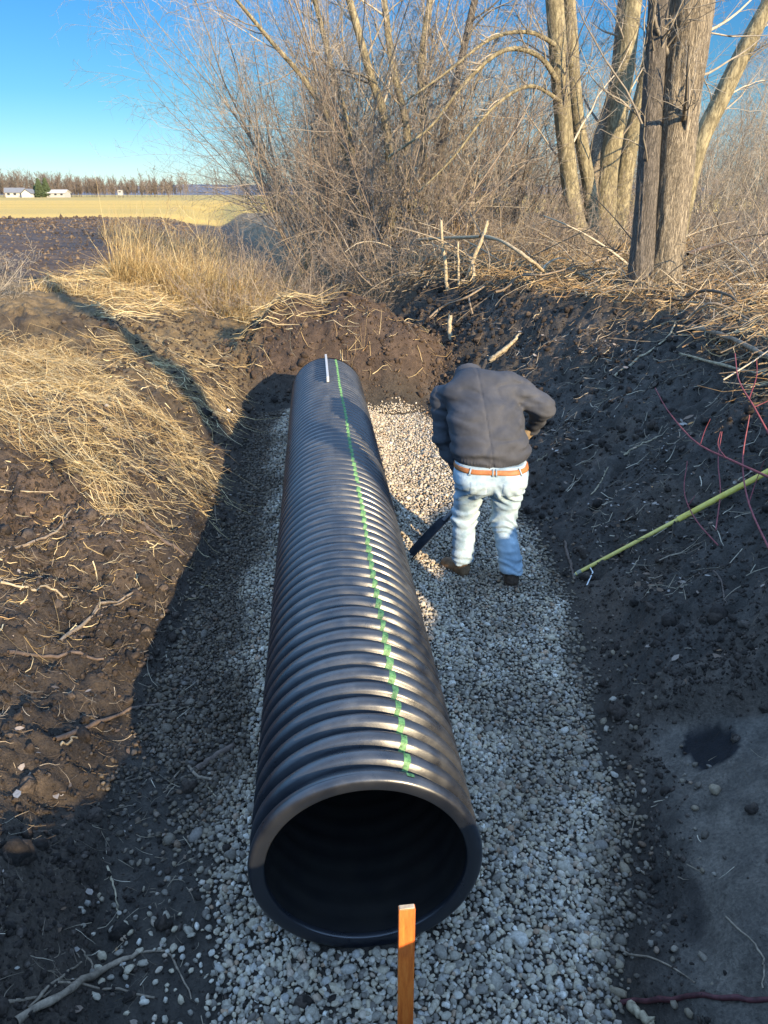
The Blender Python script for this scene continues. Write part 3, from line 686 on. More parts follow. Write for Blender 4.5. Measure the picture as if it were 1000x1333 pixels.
# ------------------------------------------------------------------ big trunks
def catmull(pts, n):
    pts = np.array(pts, float); p = np.vstack([2*pts[0]-pts[1], pts, 2*pts[-1]-pts[-2]]); m = len(pts)-1
    t = np.linspace(0, m, n); k = np.minimum(t.astype(int), m-1); f = (t-k)[:, None]
    a, b, c, d = p[k], p[k+1], p[k+2], p[k+3]
    return .5*((2*b)+(-a+c)*f+(2*a-5*b+4*c-d)*f**2+(-a+3*b-3*c+d)*f**3)
def trunk(name, pts, radii, mat, parent, seed=0, k=56, n=170, ridge=.07, flare=.35, fr=11):
    c = catmull(pts, n); L = np.concatenate([[0], np.cumsum(np.linalg.norm(np.diff(c, axis=0), axis=1))])
    r = np.interp(np.linspace(0, 1, n), np.linspace(0, 1, len(radii)), radii)
    T = nrm(np.gradient(c, axis=0)); A = nrm(np.cross(T, [0, 1, .01])); B = np.cross(T, A)
    th = np.linspace(0, 2*PI, k, endpoint=False)
    TH_, LL = np.meshgrid(th, L)
    wob = .5*fbm(np.cos(TH_)*2, LL*.8+np.sin(TH_)*2, 1, 3, seed+3)
    ph = (TH_+wob*.6)*fr/(2*PI)
    rid = 1-np.abs(fbm(np.cos(TH_+wob*.3)*fr*.35, np.sin(TH_+wob*.3)*fr*.35+LL*.9, 1.6, 3, seed))*2
    rr = r[:, None]*(1+ridge*rid+.07*wob)
    fl = flare*np.exp(-LL/.35)*(.6+.4*np.cos(TH_*4+seed)+.2*np.cos(TH_*7))
    rr = rr*(1+fl)
    V = c[:, None]+rr[..., None]*(A[:, None]*np.cos(th)[None, :, None]+B[:, None]*np.sin(th)[None, :, None])
    idx = np.arange(n*k).reshape(n, k); i2 = np.roll(idx, -1, 1)
    q = np.stack([idx[:-1], i2[:-1], i2[1:], idx[1:]], -1).reshape(-1, 4)
    return mesh_np(name, V.reshape(-1, 3), q, 4, mat, True, parent), c, r
def crown(parent, lines, mat, seed, n1=9, l1=1.6, n2=7, n3=4, t0=.35, ang=.8, up=.05, k1=5, rf=.15):
    r = np.random.default_rng(seed); parts = []
    for c, rad, a0 in lines:
        P0 = c[None, ::8]; R0 = rad[None, ::8]
        P1, R1 = children(P0, R0, n1, a0, .99, 0, ang, up, .12, 9, rf, .25, r=r, rmin=.006, Labs=l1)
        P2, R2 = children(P1, R1, n2, .2, 1, .45, .7, .03, .15, 6, .55, .4, r=r, rmin=.003)
        P3, R3 = children(P2, R2, n3, .15, 1, .5, .7, .02, .18, 5, .6, .5, r=r, rmin=.0025)
        P4, R4 = children(P3, R3, 2, .2, 1, .5, .7, .0, .2, 4, .6, .5, r=r, rmin=.002)
        parts += [tubes(P1, R1, k1), tubes(P2, R2, 4), tubes(P3, R3, 3), tubes(P4, R4, 3)]
    v, f = cat_meshes(parts)
    return mesh_np('crown', v, f, 4, mat, True, parent)
def tree(name, label, base_y, px_lines, mat_list, seed, **kw):
    """px_lines: [([(px,py,y)...], [radii], bark)] traced centre lines, each carried to its own distance"""
    bx = at_depth(px_lines[0][0][0][0], px_lines[0][0][0][1], base_y)
    root = empty(name, (bx.x, base_y, float(H(bx.x, base_y))), label, 'tree')
    o = np.array(root.location); lines = []
    for i, (pl, rad, mt) in enumerate(px_lines):
        pts = [np.array(at_depth(*q))-o for q in pl]
        if kw.get('ground', True) and i < kw.get('grounded', 9): pts[0][2] = float(H(pts[0][0]+o[0], pts[0][1]+o[1]))-o[2]-.15
        top = pts[-1]+(pts[-1]-pts[-2])/np.linalg.norm(pts[-1]-pts[-2])*kw.get('ext', 3.0)
        pts.append(top)
        _, c, r = trunk('trunk', pts, rad, mt, root, seed+i*7, ridge=kw.get('ridge', .07), flare=kw.get('flare', .3), fr=kw.get('fr', 11))
        lines.append((c, r, kw.get('a0', .35)))
    crown(root, lines, kw.get('cm', M['twig']), seed, kw.get('n1', 9), kw.get('l1', 1.8), kw.get('n2', 6), kw.get('n3', 4), rf=kw.get('rf', .15), up=kw.get('up', .04))
    for pl, r0_, r1_ in kw.get('limbs', ()):
        P_ = [np.array(at_depth(*q))-o for q in pl]
        _, c, r = trunk('limb', P_, [r0_, (r0_+r1_)/2, r1_], mat_limb, root, seed+3, k=12, n=72, ridge=.02, flare=0)
        lines2 = [(c, r, .12)]
        cr_ = crown(root, lines2, M['twig'], seed+5, 16, .9, 5, 3, rf=.4, up=-.01); cr_.name = 'twigs'
    return root
mat_limb = M['bark_smooth']
D1 = 10.6
tree('big_tree', 'big double tree, pale ridged trunk fused with a darker shaded trunk, on the right bank', D1,
     [([(863, 372, D1), (876, 250, D1), (886, 120, D1), (902, 0, D1)], [.215, .22, .232, .25, .245, .2], M['bark']),
      ([(833, 378, D1-.12), (842, 250, D1-.12), (850, 120, D1-.1), (858, 0, D1-.1)], [.165, .135, .125, .12, .11, .09], M['bark_dark'])],  # left trunk's shade is put into its colour by this darker bark
     None, 31, ridge=.085, fr=16, n1=13, l1=1.7, a0=.3, flare=.22, n2=5, n3=3)
D2 = 16.5
tree('smooth_tree', 'pair of slim smooth greenish trunks rising together left of the big tree', D2,
     [([(764, 325, D2), (745, 260, D2), (733, 150, D2), (722, 0, D2)], [.22, .18, .165, .17, .16, .12], M['bark_smooth']),
      ([(775, 318, D2+.3), (768, 250, D2+.4), (752, 150, D2+.5), (741, 0, D2+.6)], [.18, .14, .13, .12, .12, .09], M['bark_smooth'])],
     None, 47, ridge=.03, fr=6, n1=11, l1=2.4, a0=.3, flare=.25,
     limbs=[([(728, 108, 16.4), (700, 72, 16.2), (655, 66, 16), (605, 108, 15.8), (560, 165, 15.6), (505, 205, 15.4)], .055, .018),
            ([(726, 60, 16.4), (690, 42, 16.2), (640, 50, 16), (580, 95, 15.7), (530, 130, 15.5)], .045, .015),
            ([(735, 135, 16.4), (690, 112, 16), (640, 142, 15.7), (590, 205, 15.5), (545, 250, 15.3)], .04, .014)])
D3 = 17.5
tree('forked_tree', 'stout forked tree with three limbs between the slim pair and the big tree', D3,
     [([(786, 312, D3), (790, 230, D3), (806, 140, D3), (824, 0, D3+.2)], [.34, .24, .20, .2, .18, .12], M['bark_smooth']),
      ([(782, 306, D3+.1), (776, 215, D3+.1), (800, 120, D3+.5), (812, 0, D3+.8)], [.25, .2, .17, .13, .11, .1], M['bark']),
      ([(800, 306, D3+.4), (818, 200, D3+.6), (842, 100, D3+1.0), (858, 0, D3+1.2)], [.25, .19, .17, .16, .15, .1], M['bark_smooth'])],
     None, 59, ridge=.04, fr=8, n1=8, l1=2.2, a0=.35, flare=.3)
D4 = 15.0
tree('leaning_tree', 'slanting tree leaning right at the right edge behind the big tree', D4,
     [([(880, 300, D4), (905, 205, D4), (938, 130, D4), (972, 60, D4), (1003, 0, D4)], [.18, .16, .15, .15, .14, .12, .1], M['bark_smooth'])],
     None, 67, ridge=.04, fr=8, n1=12, l1=2.0, a0=.3, ext=2.2)
D5 = 17.6
tree('multi_stem_tree', 'many stemmed bare tree standing in the middle of the thicket', D5,
     [([(510, 300, D5), (505, 180, D5), (480, 90, D5), (455, 0, D5)], [.12, .09, .085, .075, .07, .06], M['bark_smooth']),
      ([(525, 300, D5), (530, 180, D5+.2), (512, 90, D5+.3), (500, 0, D5+.4)], [.10, .08, .07, .07, .06, .05], M['bark_smooth']),
      ([(560, 310, D5-.3), (575, 190, D5-.3), (598, 90, D5), (618, 0, D5)], [.12, .09, .08, .07, .07, .05], M['bark_dark']),
      ([(545, 300, D5+.5), (552, 180, D5+.4), (548, 90, D5+.4), (560, 0, D5+.4)], [.10, .09, .08, .07, .06, .05], M['bark_smooth']),
      ([(490, 300, D5), (450, 200, D5-.4), (400, 110, D5-.8), (350, 50, D5-1.2)], [.08, .06, .05, .045, .035, .02], M['bark_smooth']),
      ([(480, 305, D5), (455, 180, D5), (430, 80, D5), (410, 0, D5)], [.09, .07, .06, .05, .05, .04], M['bark_smooth'])],
     None, 73, ridge=.03, fr=6, n1=11, l1=1.7, a0=.25, flare=.15, ext=1.5, rf=.4)
# tree standing outside the picture on the right shoulder; throws the long narrow shade over the pipe
bx, by = 4.35, -.86; bz = float(H(bx, by))
root = empty('bank_tree', (bx, by, bz), 'slim bare tree on the high right shoulder beside the camera', 'tree')
_, c, r = trunk('trunk', [(0, 0, -.2), (.03, .02, 1.5), (-.02, .05, 4), (.05, 0, 7), (0, 0, 9)], [.17, .15, .14, .12, .07], M['bark_smooth'], root, 5, k=24, n=80, ridge=.03)
crown(root, [(c, r, .6)], M['twig'], 5, 8, 1.8, 5, 3)

o = bush_mesh(107, 20, 2.4, .9, .5, .012, 8, 5, 2, M['twig'], 'shade_shrub')  # unseen shrub, added to dapple shade over the near pipe end
o.location = (3.2, -2.3, float(H(3.2, -2.3))-.05); tag(o, 'leafless shrub added behind the camera to dapple shade over the pipe mouth', 'shrub')
# ------------------------------------------------------------------ pipe
ax0 = Vector((axis_x(2.02), 2.02, .445)); ax1 = Vector((axis_x(9.26), 9.26, .445+.03)); PL = (ax1-ax0).length
pipe = empty('drain_pipe', (float(ax0.x), 2.02, 0), 'large black corrugated plastic drain pipe lying on gravel in the trench', 'pipe')
zax = (ax1-ax0).normalized(); xax = zax.cross(Vector((0, 0, 1))).normalized(); yax = xax.cross(zax)   # xax to the right, yax up
A_, B_, Z_ = np.array(xax), np.array(yax), np.array(zax); O_ = np.array(ax0)-np.array(pipe.location)
NR = 69; pitch = PL/NR; RO, RV, RI = .455, .404, .391
def prof(u):
    """outer radius along the length"""
    s = (u-.032)/pitch+.5; f = s-np.floor(s)
    d = np.abs(f-.5)*2                       # 0 crown, 1 valley
    return RV+(RO-RV)*np.clip(1-ss(.40, .90, d)-.10*np.clip(d/.5, 0, 1)**2*(1-ss(.40, .90, d)), 0, 1)
def lathe(name, us, rs, mat, k=160, a0=0, a1=2*PI, closed=True, warp=0, dust=False):
    th = np.linspace(a0, a1, k, endpoint=not closed)
    rs_ = rs[:, None]*np.ones(k)[None]
    if warp: rs_ = rs_*(1+warp*fbm(us[:, None]*1.3+0*th, th[None]*1.2+0*us[:, None], 1, 3, 9))
    V = O_+us[:, None, None]*Z_+rs_[..., None]*(A_*np.sin(th)[None, :, None]+B_*np.cos(th)[None, :, None])
    n = len(us); idx = np.arange(n*k).reshape(n, k)
    if closed: i2 = np.roll(idx, -1, 1); q = np.stack([idx[:-1], idx[1:], i2[1:], i2[:-1]], -1)
    else: q = np.stack([idx[:-1, :-1], idx[1:, :-1], idx[1:, 1:], idx[:-1, 1:]], -1)
    col = None
    if dust:      # dry mud film that clings to the rib crowns and the upper half
        d = (np.clip((rs-RV)/(RO-RV), 0, 1)**2.5)[:, None]*np.clip(.45+.75*np.cos(th-.35), 0, 1)[None]*(.35+.9*np.clip(.5+fbm(us[:, None]*2.5+0*th, th[None]*4+0*us[:, None], 1, 4, 19), 0, 1))
        d = d*(.55+.45*vn(us[:, None]*30+0*th, th[None]*5+0*us[:, None], 77))
        col = np.repeat(np.clip(d, 0, 1).reshape(-1, 1), 3, 1)
    return mesh_np(name, V.reshape(-1, 3), q.reshape(-1, 4), 4, mat, True, pipe, col)
def m_pipe():
    k = NB('black_plastic'); c = k.coord('Object'); n = k.noise(7, 6, .7, c); n2 = k.noise(120, 4, .7, c); n3 = k.noise(2.2, 3, .6, c)
    d = k.ramp(n.outputs[0], [(.45, gray(0)), (.75, gray(.5))]); d2 = k.ramp(n2.outputs[0], [(.55, gray(0)), (.75, gray(.6))])
    at = k.n('ShaderNodeAttribute', attribute_name='albedo'); mm = k.n('ShaderNodeMath', operation='MULTIPLY'); k.l(at.outputs['Fac'], mm.inputs[0])
    ds = k.ramp(n.outputs[0], [(.3, gray(.35)), (.62, gray(1))]); k.l(ds.outputs[0], mm.inputs[1])
    m1 = k.mix(mm.outputs[0], (.012, .014, .019), (.066, .069, .073))
    mq = k.n('ShaderNodeMath', operation='MULTIPLY'); k.l(mm.outputs[0], mq.inputs[0]); k.l(d2.outputs[0], mq.inputs[1]); m2 = k.mix(mq.outputs[0], m1, (.14, .138, .13))
    rr = k.ramp(n.outputs[0], [(.3, gray(.24)), (.7, gray(.42))])
    k.b.inputs['Specular IOR Level'].default_value = .8
    b = k.bump(n2.outputs[0], .12, .002); b = k.bump(n3.outputs[0], .25, .02, b)
    # scuffs running round the ribs
    return k.out(m2, rr.outputs[0], b)
M['pipe'] = m_pipe()
us = np.linspace(.032, PL-.032, NR*12)
lathe('corrugated_wall', us, prof(us), M['pipe'], warp=.004, dust=True)
ui = np.linspace(.03, PL-.03, 260)
lathe('inner_liner', ui, RI+.0035*np.cos(ui/pitch*2*PI), m_simple('inner_plastic', (.012, .012, .013), (.022, .02, .018), 9, .38, .2, .004), warp=.004)
t = np.linspace(0, 1, 22); ang = t*PI
a2 = np.linspace(0, PI/2, 9)
rim_u = np.concatenate([[.034, .028], .024-.022*np.sin(a2), [.003, .005, .007], [.0085, .011, .014, .03]])
rim_r = np.concatenate([[RO, RO+.001], RO-.020+.020*np.cos(a2), [RO-.034, RO-.048, RI+.011], [RI+.006, RI+.003, RI+.001, RI]])
lathe('end_rim', rim_u, rim_r, M['pipe'], dust=True)
lathe('end_rim', PL-rim_u, rim_r, M['pipe'])
# sprayed green line
us = np.linspace(.03, PL-.05, NR*14); k = 7
ctr = np.radians(np.interp(us, [0, PL], [21.5, 14.5]))+.006*np.sin(us*3)+.012*(vn(us*6, us*0, 5)-.5)
wdt = np.interp(us, [0, PL], [.032, .024])*(.8+.35*vn(us*9, us*0, 6))*(.85+.25*vn(us*60, us*0, 16))/RO
pr = prof(us)+.0016; pr[us < .034] = RO+.0036
gap = (vn(us*22, us*0, 8) > .05)
th = ctr[:, None]+np.linspace(-.5, .5, k)[None]*wdt[:, None]
V = O_+us[:, None, None]*Z_+pr[:, None, None]*(A_*np.sin(th)[..., None]+B_*np.cos(th)[..., None])
idx = np.arange(len(us)*k).reshape(-1, k); q = np.stack([idx[:-1, :-1], idx[1:, :-1], idx[1:, 1:], idx[:-1, 1:]], -1)[gap[:-1]]
def m_green():
    kk = NB('green_paint'); c = kk.coord('Object'); n = kk.noise(60, 5, .8, c)
    r = kk.ramp(n.outputs[0], [(.34, (.02, .05, .02)), (.48, (.09, .22, .08)), (.72, (.19, .36, .15))]); return kk.out(r.outputs[0], .5)
mesh_np('painted_line', V.reshape(-1, 3), q.reshape(-1, 4), 4, m_green(), True, pipe)

# ------------------------------------------------------------------ small box helper
def box_mesh(name, L, W, T, mat, parent=None, bev=.003, seg=10, wob=0, taper=1):
    """board along +Z from 0 to L, width W on X, thickness T on Y"""
    zs = np.concatenate([[0, bev], np.linspace(bev, L-bev, seg)[1:-1], [L-bev, L]]); b = bev
    ring = [(-W/2+b, -T/2), (W/2-b, -T/2), (W/2, -T/2+b), (W/2, T/2-b), (W/2-b, T/2), (-W/2+b, T/2), (-W/2, T/2-b), (-W/2, -T/2+b)]
    V = []; n = len(zs)
    for i, z in enumerate(zs):
        s = 1 if 0 < i < n-1 else 1-2*b/min(W, T)*.9
        s *= 1+(taper-1)*(z/L)
        V += [(p[0]*s+wob*math.sin(z*5), p[1]*s, z) for p in ring]
    F_ = [(i*8+j, i*8+(j+1) % 8, (i+1)*8+(j+1) % 8, (i+1)*8+j) for i in range(n-1) for j in range(8)]
    me = bpy.data.meshes.new(name); me.from_pydata(V, [], F_+[tuple(range(7, -1, -1)), tuple(range((n-1)*8, n*8))]); me.materials.append(mat); me.update()
    o = bpy.data.objects.new(name, me); COL.objects.link(o)
    if parent: o.parent = parent
    return o
def aim(o, a, b, roll=0):
    d = Vector(b)-Vector(a); o.location = a; q = d.to_track_quat('Z', 'Y'); o.rotation_euler = (q @ Vector((0, 0, 1)).to_track_quat('Z', 'Y').inverted()).to_euler() if False else q.to_euler()
    if roll:
        from mathutils import Quaternion
        o.rotation_euler = (q @ Quaternion((0, 0, 1), roll)).to_euler()
    return o
# orange survey stake in the foreground
def m_stake():
    k = NB('orange_painted_wood'); c = k.coord('Object', (9, 9, 1)); n = k.noise(9, 6, .7, c); c2 = k.coord('Object'); n2 = k.noise(18, 5, .7, c2)
    g = k.ramp(n.outputs[0], [(.3, (.55, .09, .015)), (.55, (.85, .20, .03)), (.8, (.9, .30, .06))])
    wood = k.ramp(n.outputs[0], [(.3, (.55, .11, .025)), (.7, (.74, .21, .05))])
    sx = k.n('ShaderNodeSeparateXYZ'); k.l(c2, sx.inputs[0])
    ad = k.n('ShaderNodeMath', operation='MULTIPLY_ADD'); k.l(n2.outputs[0], ad.inputs[0]); ad.inputs[1].default_value = .35; k.l(sx.outputs[2], ad.inputs[2])
    m = k.n('ShaderNodeMapRange'); k.l(ad.outputs[0], m.inputs[0]); m.inputs[1].default_value = .98; m.inputs[2].default_value = 1.14
    return k.out(k.mix(m.outputs[0], g.outputs[0], wood.outputs[0]), .6, k.bump(n.outputs[0], .5, .002))
M['stake'] = m_stake()
tp = at_depth(529, 1181, 1.47)
st_root = empty('survey_stake', (tp.x+.004, 1.45, float(H(tp.x, 1.47))-.05), 'orange painted wooden stake standing in front of the open pipe end', 'stake')
Ls = tp.z-st_root.location.z
s_ = box_mesh('shaft', Ls, .048, .018, M['stake'], st_root, .0015, 14); s_.rotation_euler = (-.02, .0, .12)
cap_ = box_mesh('sawn_top', .003, .044, .0145, m_simple('sawn_wood', (.38, .27, .17), (.55, .42, .28), 80, .8), st_root, .001, 3); cap_.location = s_.matrix_basis @ Vector((0, 0, Ls)); cap_.rotation_euler = s_.rotation_euler
# spirit level on the pipe
lvl = empty('spirit_level', (0, 0, 0), 'grey metal spirit level lying lengthwise on top of the pipe at its far end', 'level')
la = O_+np.array(pipe.location)+(Z_*5.95)+(RO+.002)*(A_*math.sin(math.radians(-1))+B_*math.cos(math.radians(-1)))
lb = la+Z_*1.22
lvl.location = Vector(la)
body = box_mesh('rail', 1.22, .026, .058, m_simple('brushed_metal', (.42, .42, .42), (.58, .58, .57), 40, .4, .1, .001, spec=.5), lvl, .002, 6)
body.rotation_euler = Vector(Z_).to_track_quat('Z', 'Y').to_euler(); body.location = Vector(B_)*.03
for q in (.12, .61, 1.1):
    vv = box_mesh('vial', .07, .028, .022, m_simple('yellow_vial', (.5, .55, .05), (.6, .62, .1), 5, .2), lvl, .002, 3); vv.rotation_euler = body.rotation_euler; vv.location = Vector(B_)*.036+Vector(Z_)*(q-.035)

# ------------------------------------------------------------------ surface nets (for the figure)
def surfnet(f, lo, hi, h):
    ax = [np.arange(a, b+h, h) for a, b in zip(lo, hi)]
    G = np.stack(np.meshgrid(*ax, indexing='ij'), -1); Dn = f(G)
    s = Dn < 0; nx_, ny_, nz_ = Dn.shape
    acc = np.zeros((nx_-1, ny_-1, nz_-1, 3)); cnt = np.zeros((nx_-1, ny_-1, nz_-1))
    for axis in range(3):
        sl0 = [slice(None)]*3; sl1 = [slice(None)]*3; sl0[axis] = slice(0, -1); sl1[axis] = slice(1, None)
        d0, d1 = Dn[tuple(sl0)], Dn[tuple(sl1)]; cr = (d0 < 0) != (d1 < 0)
        tt = np.where(cr, d0/np.where(cr, d0-d1, 1), 0)
        p = G[tuple(sl0)].copy(); p[..., axis] += tt*h
        p = p*cr[..., None]; oth = [a for a in range(3) if a != axis]
        for i in (0, 1):
            for j in (0, 1):
                ss_ = [slice(None)]*3
                ss_[oth[0]] = slice(i, i+Dn.shape[oth[0]]-1); ss_[oth[1]] = slice(j, j+Dn.shape[oth[1]]-1)
                acc += p[tuple(ss_)]; cnt += cr[tuple(ss_)]
    act = cnt > 0; ids = -np.ones(cnt.shape, int); ids[act] = np.arange(act.sum()); V = acc[act]/cnt[act][:, None]
    quads = []
    for axis in range(3):
        sl0 = [slice(None)]*3; sl1 = [slice(None)]*3; sl0[axis] = slice(0, -1); sl1[axis] = slice(1, None)
        cr = s[tuple(sl0)] != s[tuple(sl1)]; o1, o2 = [a for a in range(3) if a != axis]
        c = np.argwhere(cr); ok = (c[:, o1] > 0) & (c[:, o2] > 0) & (c[:, o1] < Dn.shape[o1]-1) & (c[:, o2] < Dn.shape[o2]-1); c = c[ok]
        def g(a, b):
            q = c.copy(); q[:, o1] -= a; q[:, o2] -= b; return ids[q[:, 0], q[:, 1], q[:, 2]]
        qd = np.stack([g(1, 1), g(0, 1), g(0, 0), g(1, 0)], 1)
        fl = s[tuple(sl0)][tuple(c.T)] if False else s[c[:, 0], c[:, 1], c[:, 2]]
        if axis == 1: fl = ~fl
        qd[~fl] = qd[~fl][:, ::-1]
        quads.append(qd)
    return V, np.concatenate(quads)
def cone(a, b, ra, rb):
    a = np.array(a, float); b = np.array(b, float)
    def f(p):
        d = b-a; t = np.clip(((p-a)@d)/(d@d), 0, 1); return np.linalg.norm(p-a-t[..., None]*d, axis=-1)-(ra+(rb-ra)*t)
    return f
def ell(c, r, rot=0, rx=0):
    c = np.array(c, float); r = np.array(r, float); ca, sa = math.cos(rot), math.sin(rot); cb, sb = math.cos(rx), math.sin(rx)
    def f(p):
        q = p-c; x_, y_ = q[..., 0]*ca+q[..., 1]*sa, -q[..., 0]*sa+q[..., 1]*ca; z_ = q[..., 2]
        y2, z2 = y_*cb+z_*sb, -y_*sb+z_*cb
        qq = np.stack([x_, y2, z2], -1); k0 = np.linalg.norm(qq/r, axis=-1); k1 = np.linalg.norm(qq/(r*r), axis=-1)
        return k0*(k0-1)/np.maximum(k1, 1e-6)
    return f
def smin(a, b, k):
    h = np.clip(.5+.5*(b-a)/k, 0, 1); return b*(1-h)+a*h-k*h*(1-h)
def blendf(fs, k):
    def f(p):
        d = fs[0](p)
        for g in fs[1:]: d = smin(d, g(p), k)
        return d
    return f

GZ = float(H(.8, 5.1))                       # ground under the man
man = empty('person', (.82, 5.05, GZ), 'man bent over, back turned, in charcoal jacket and pale jeans, shovelling beside the pipe', 'person')
MO = np.array(man.location)
def body_part(name, f, lo, hi, h, mat, iters=1):
    v, q = surfnet(f, lo, hi, h); return mesh_np(name, v-MO, q, 4, mat, True, man)
def m_cloth(name, c1, c2, scale=6, weave=900, rough=.85, bump=.25):
    k = NB(name); c = k.coord('Object'); n = k.noise(scale, 5, .6, c); r = k.ramp(n.outputs[0], [(.35, c1), (.65, c2)])
    n2 = k.noise(weave, 2, .5, c); n3 = k.noise(26, 4, .6, c)
    b = k.bump(n3.outputs[0], bump, .012); b = k.bump(n2.outputs[0], .25, .001, b)
    return k.out(r.outputs[0], rough, b)
M['jacket'] = m_cloth('charcoal_jacket', (.042, .044, .052), (.064, .066, .076), 5, 900, .8, .18)
M['jeans'] = m_cloth('washed_denim', (.20, .28, .34), (.40, .49, .54), 7, 700, .85, .3)
M['leather'] = m_simple('tan_leather', (.30, .105, .035), (.42, .17, .06), 40, .5)
M['boot'] = m_simple('muddy_brown_boot', (.13, .075, .038), (.30, .18, .095), 22, .65, .4, .006)
M['boot_dark'] = m_simple('dark_boot', (.035, .024, .018), (.12, .08, .055), 22, .5, .4, .006)  # darker boot colour, for the right boot and both soles
M['skin'] = m_simple('skin', (.46, .26, .18), (.54, .32, .23), 30, .5)
M['glove'] = m_simple('work_glove', (.15, .11, .07), (.24, .18, .11), 40, .8)
M['hair'] = m_simple('dark_hair', (.03, .02, .014), (.06, .04, .028), 90, .6, .6, .004)

# skeleton (world coordinates)
hipL, hipR = (.675, 5.21, .88), (.945, 5.17, .88)
knL, knR = (.640, 5.29, .50), (.935, 5.20, .49)
anL, anR = (.632, 5.21, .10), (1.005, 5.03, .10)
shL, shR = (.465, 5.57, 1.37), (.975, 5.51, 1.43)
elL, elR = (.475, 5.50, 1.07), (1.205, 5.38, 1.35)
wrL, wrR = (.60, 5.46, .80), (1.18, 5.56, 1.15)
hd = (.63, 5.86, 1.42)
tipS = (.205, 5.33, .10); topS = (1.15, 5.59, 1.075)
# body underneath: head, neck, trunk, limbs, hands as one surface
def hand_f(c, axis, wrist, r=.020):
    """palm plus four curled fingers and a thumb closed round a shaft through c along axis"""
    c = np.array(c); ax_ = np.array(axis)/np.linalg.norm(axis); wv = np.array(wrist)-c; wv -= ax_*(wv@ax_); wv /= np.linalg.norm(wv); pv = np.cross(ax_, wv)
    fs = [ell(c+wv*.045, (.040, .028, .040))]
    fs.append(cone(np.array(wrist), c+wv*.05, .030, .034))
    for i, (o, l) in enumerate(((-.033, .92), (-.011, 1.0), (.011, .97), (.033, .80))):
        pts = [c+ax_*o+(wv*math.cos(a)+pv*math.sin(a))*(r+.011) for a in np.linspace(.5, .5+3.6*l, 5)]
        for a, b, rr in zip(pts[:-1], pts[1:], (.0115, .0105, .0098, .009)): fs.append(cone(a, b, rr, rr*.95))
    pts = [c-ax_*.042+wv*.04-pv*.012, c-ax_*.048+wv*.012-pv*.03, c-ax_*.03-wv*.012-pv*.03]
    for a, b in zip(pts[:-1], pts[1:]): fs.append(cone(a, b, .0135, .011))
    return fs
sax = np.array(topS)-np.array(tipS); sL = np.linalg.norm(sax); sax = sax/sL
def on_shaft(t): return np.array(tipS)+sax*sL*t
hL = on_shaft(.53); hR = on_shaft(.985)
flesh = [ell((.64, 5.83, 1.435), (.078, .098, .105), .15, -.5), ell((.63, 5.90, 1.385), (.062, .07, .085), .15, -.3), cone((.69, 5.60, 1.50), (.65, 5.77, 1.46), .068, .06),
         ell((.627, 5.968, 1.405), (.014, .02, .026)), ell((.712, 5.85, 1.42), (.012, .028, .034)), ell((.566, 5.84, 1.42), (.012, .028, .034)),
         ell((.79, 5.27, 1.10), (.20, .13, .22), 0, .2), ell((.72, 5.47, 1.34), (.18, .09, .14)),
         cone(hipL, knL, .08, .055), cone(hipR, knR, .08, .055), cone(knL, anL, .055, .04), cone(knR, anR, .055, .04),
         cone(shL, elL, .055, .045), cone(shR, elR, .055, .045), cone(elL, wrL, .042, .03), cone(elR, wrR, .042, .03)]
fb = blendf(flesh, .035)
body = body_part('body', fb, (.30, 4.9, .05), (1.40, 6.05, 1.62), .014, M['skin'])
body_part('hand', blendf(hand_f(hL, sax, wrL), .008), hL-.12, np.maximum(hL+.12, np.array(wrL)+.04), .0042, M['glove'])
body_part('hand', blendf(hand_f(hR, sax, wrR), .008), np.minimum(hR, wrR)-.12, np.maximum(hR+.12, np.array(wrR)+.05), .0042, M['glove'])
# hair
fh = lambda p: np.maximum(ell((.642, 5.825, 1.447), (.086, .104, .108), .15, -.5)(p)+.004*fbm(p[..., 0]*30, p[..., 1]*30+p[..., 2]*20, 1, 2, 3), np.maximum((p[..., 1]-5.865)+.7*(1.44-p[..., 2]), 1.36-p[..., 2]))
body_part('hair', fh, (.52, 5.68, 1.30), (.76, 5.98, 1.60), .007, M['hair'])
# jeans
def n3(p, f, s): return fbm(p[..., 0]*f+p[..., 1]*f*.6, p[..., 2]*f*1.7, 1, 3, s)
def jeans_f(p):
    fs = [ell((.81, 5.215, .89), (.262, .19, .17)), ell((.70, 5.11, .845), (.135, .10, .125)), ell((.92, 5.09, .845), (.135, .10, .125)),
          ell((.81, 5.23, .975), (.262, .185, .10))]
    d = blendf(fs, .06)(p)
    l = blendf([cone(hipL, knL, .138, .094), cone(knL, (.630, 5.215, .12), .094, .087)], .05)(p)
    r_ = blendf([cone(hipR, knR, .138, .094), cone(knR, (1.0, 5.045, .12), .094, .087)], .05)(p)
    legs = np.minimum(l, r_)
    d = smin(d, legs, .06)
    z = p[..., 2]; x_ = p[..., 0]; y_ = p[..., 1]
    w_ = .009*np.sin(z*78+9*np.sin(x_*11+1)+y_*34+9*n3(p, 3, 6))*np.exp(-((z-.50)/.11)**2)
    w_ = w_+.008*np.sin(z*115+30*y_+22*x_+11*n3(p, 4, 7))*np.exp(-((z-.19)/.07)**2)
    w_ = w_+.010*np.sin((z+.9*np.abs(x_-.81))*80+7*n3(p, 2.5, 4))*np.exp(-((z-.74)/.08)**2)
    w_ = w_+.010*n3(p, 7, 8)+.008*np.abs(n3(p, 6, 18))+.006*n3(p, 18, 12)
    d = d+w_
    d = np.maximum(d, np.maximum(z-(.985), .125-z+.012*np.sin(x_*40)))
    return d
jeans = body_part('jeans', jeans_f, (.45, 4.85, .08), (1.17, 5.48, 1.02), .0095, M['jeans'])
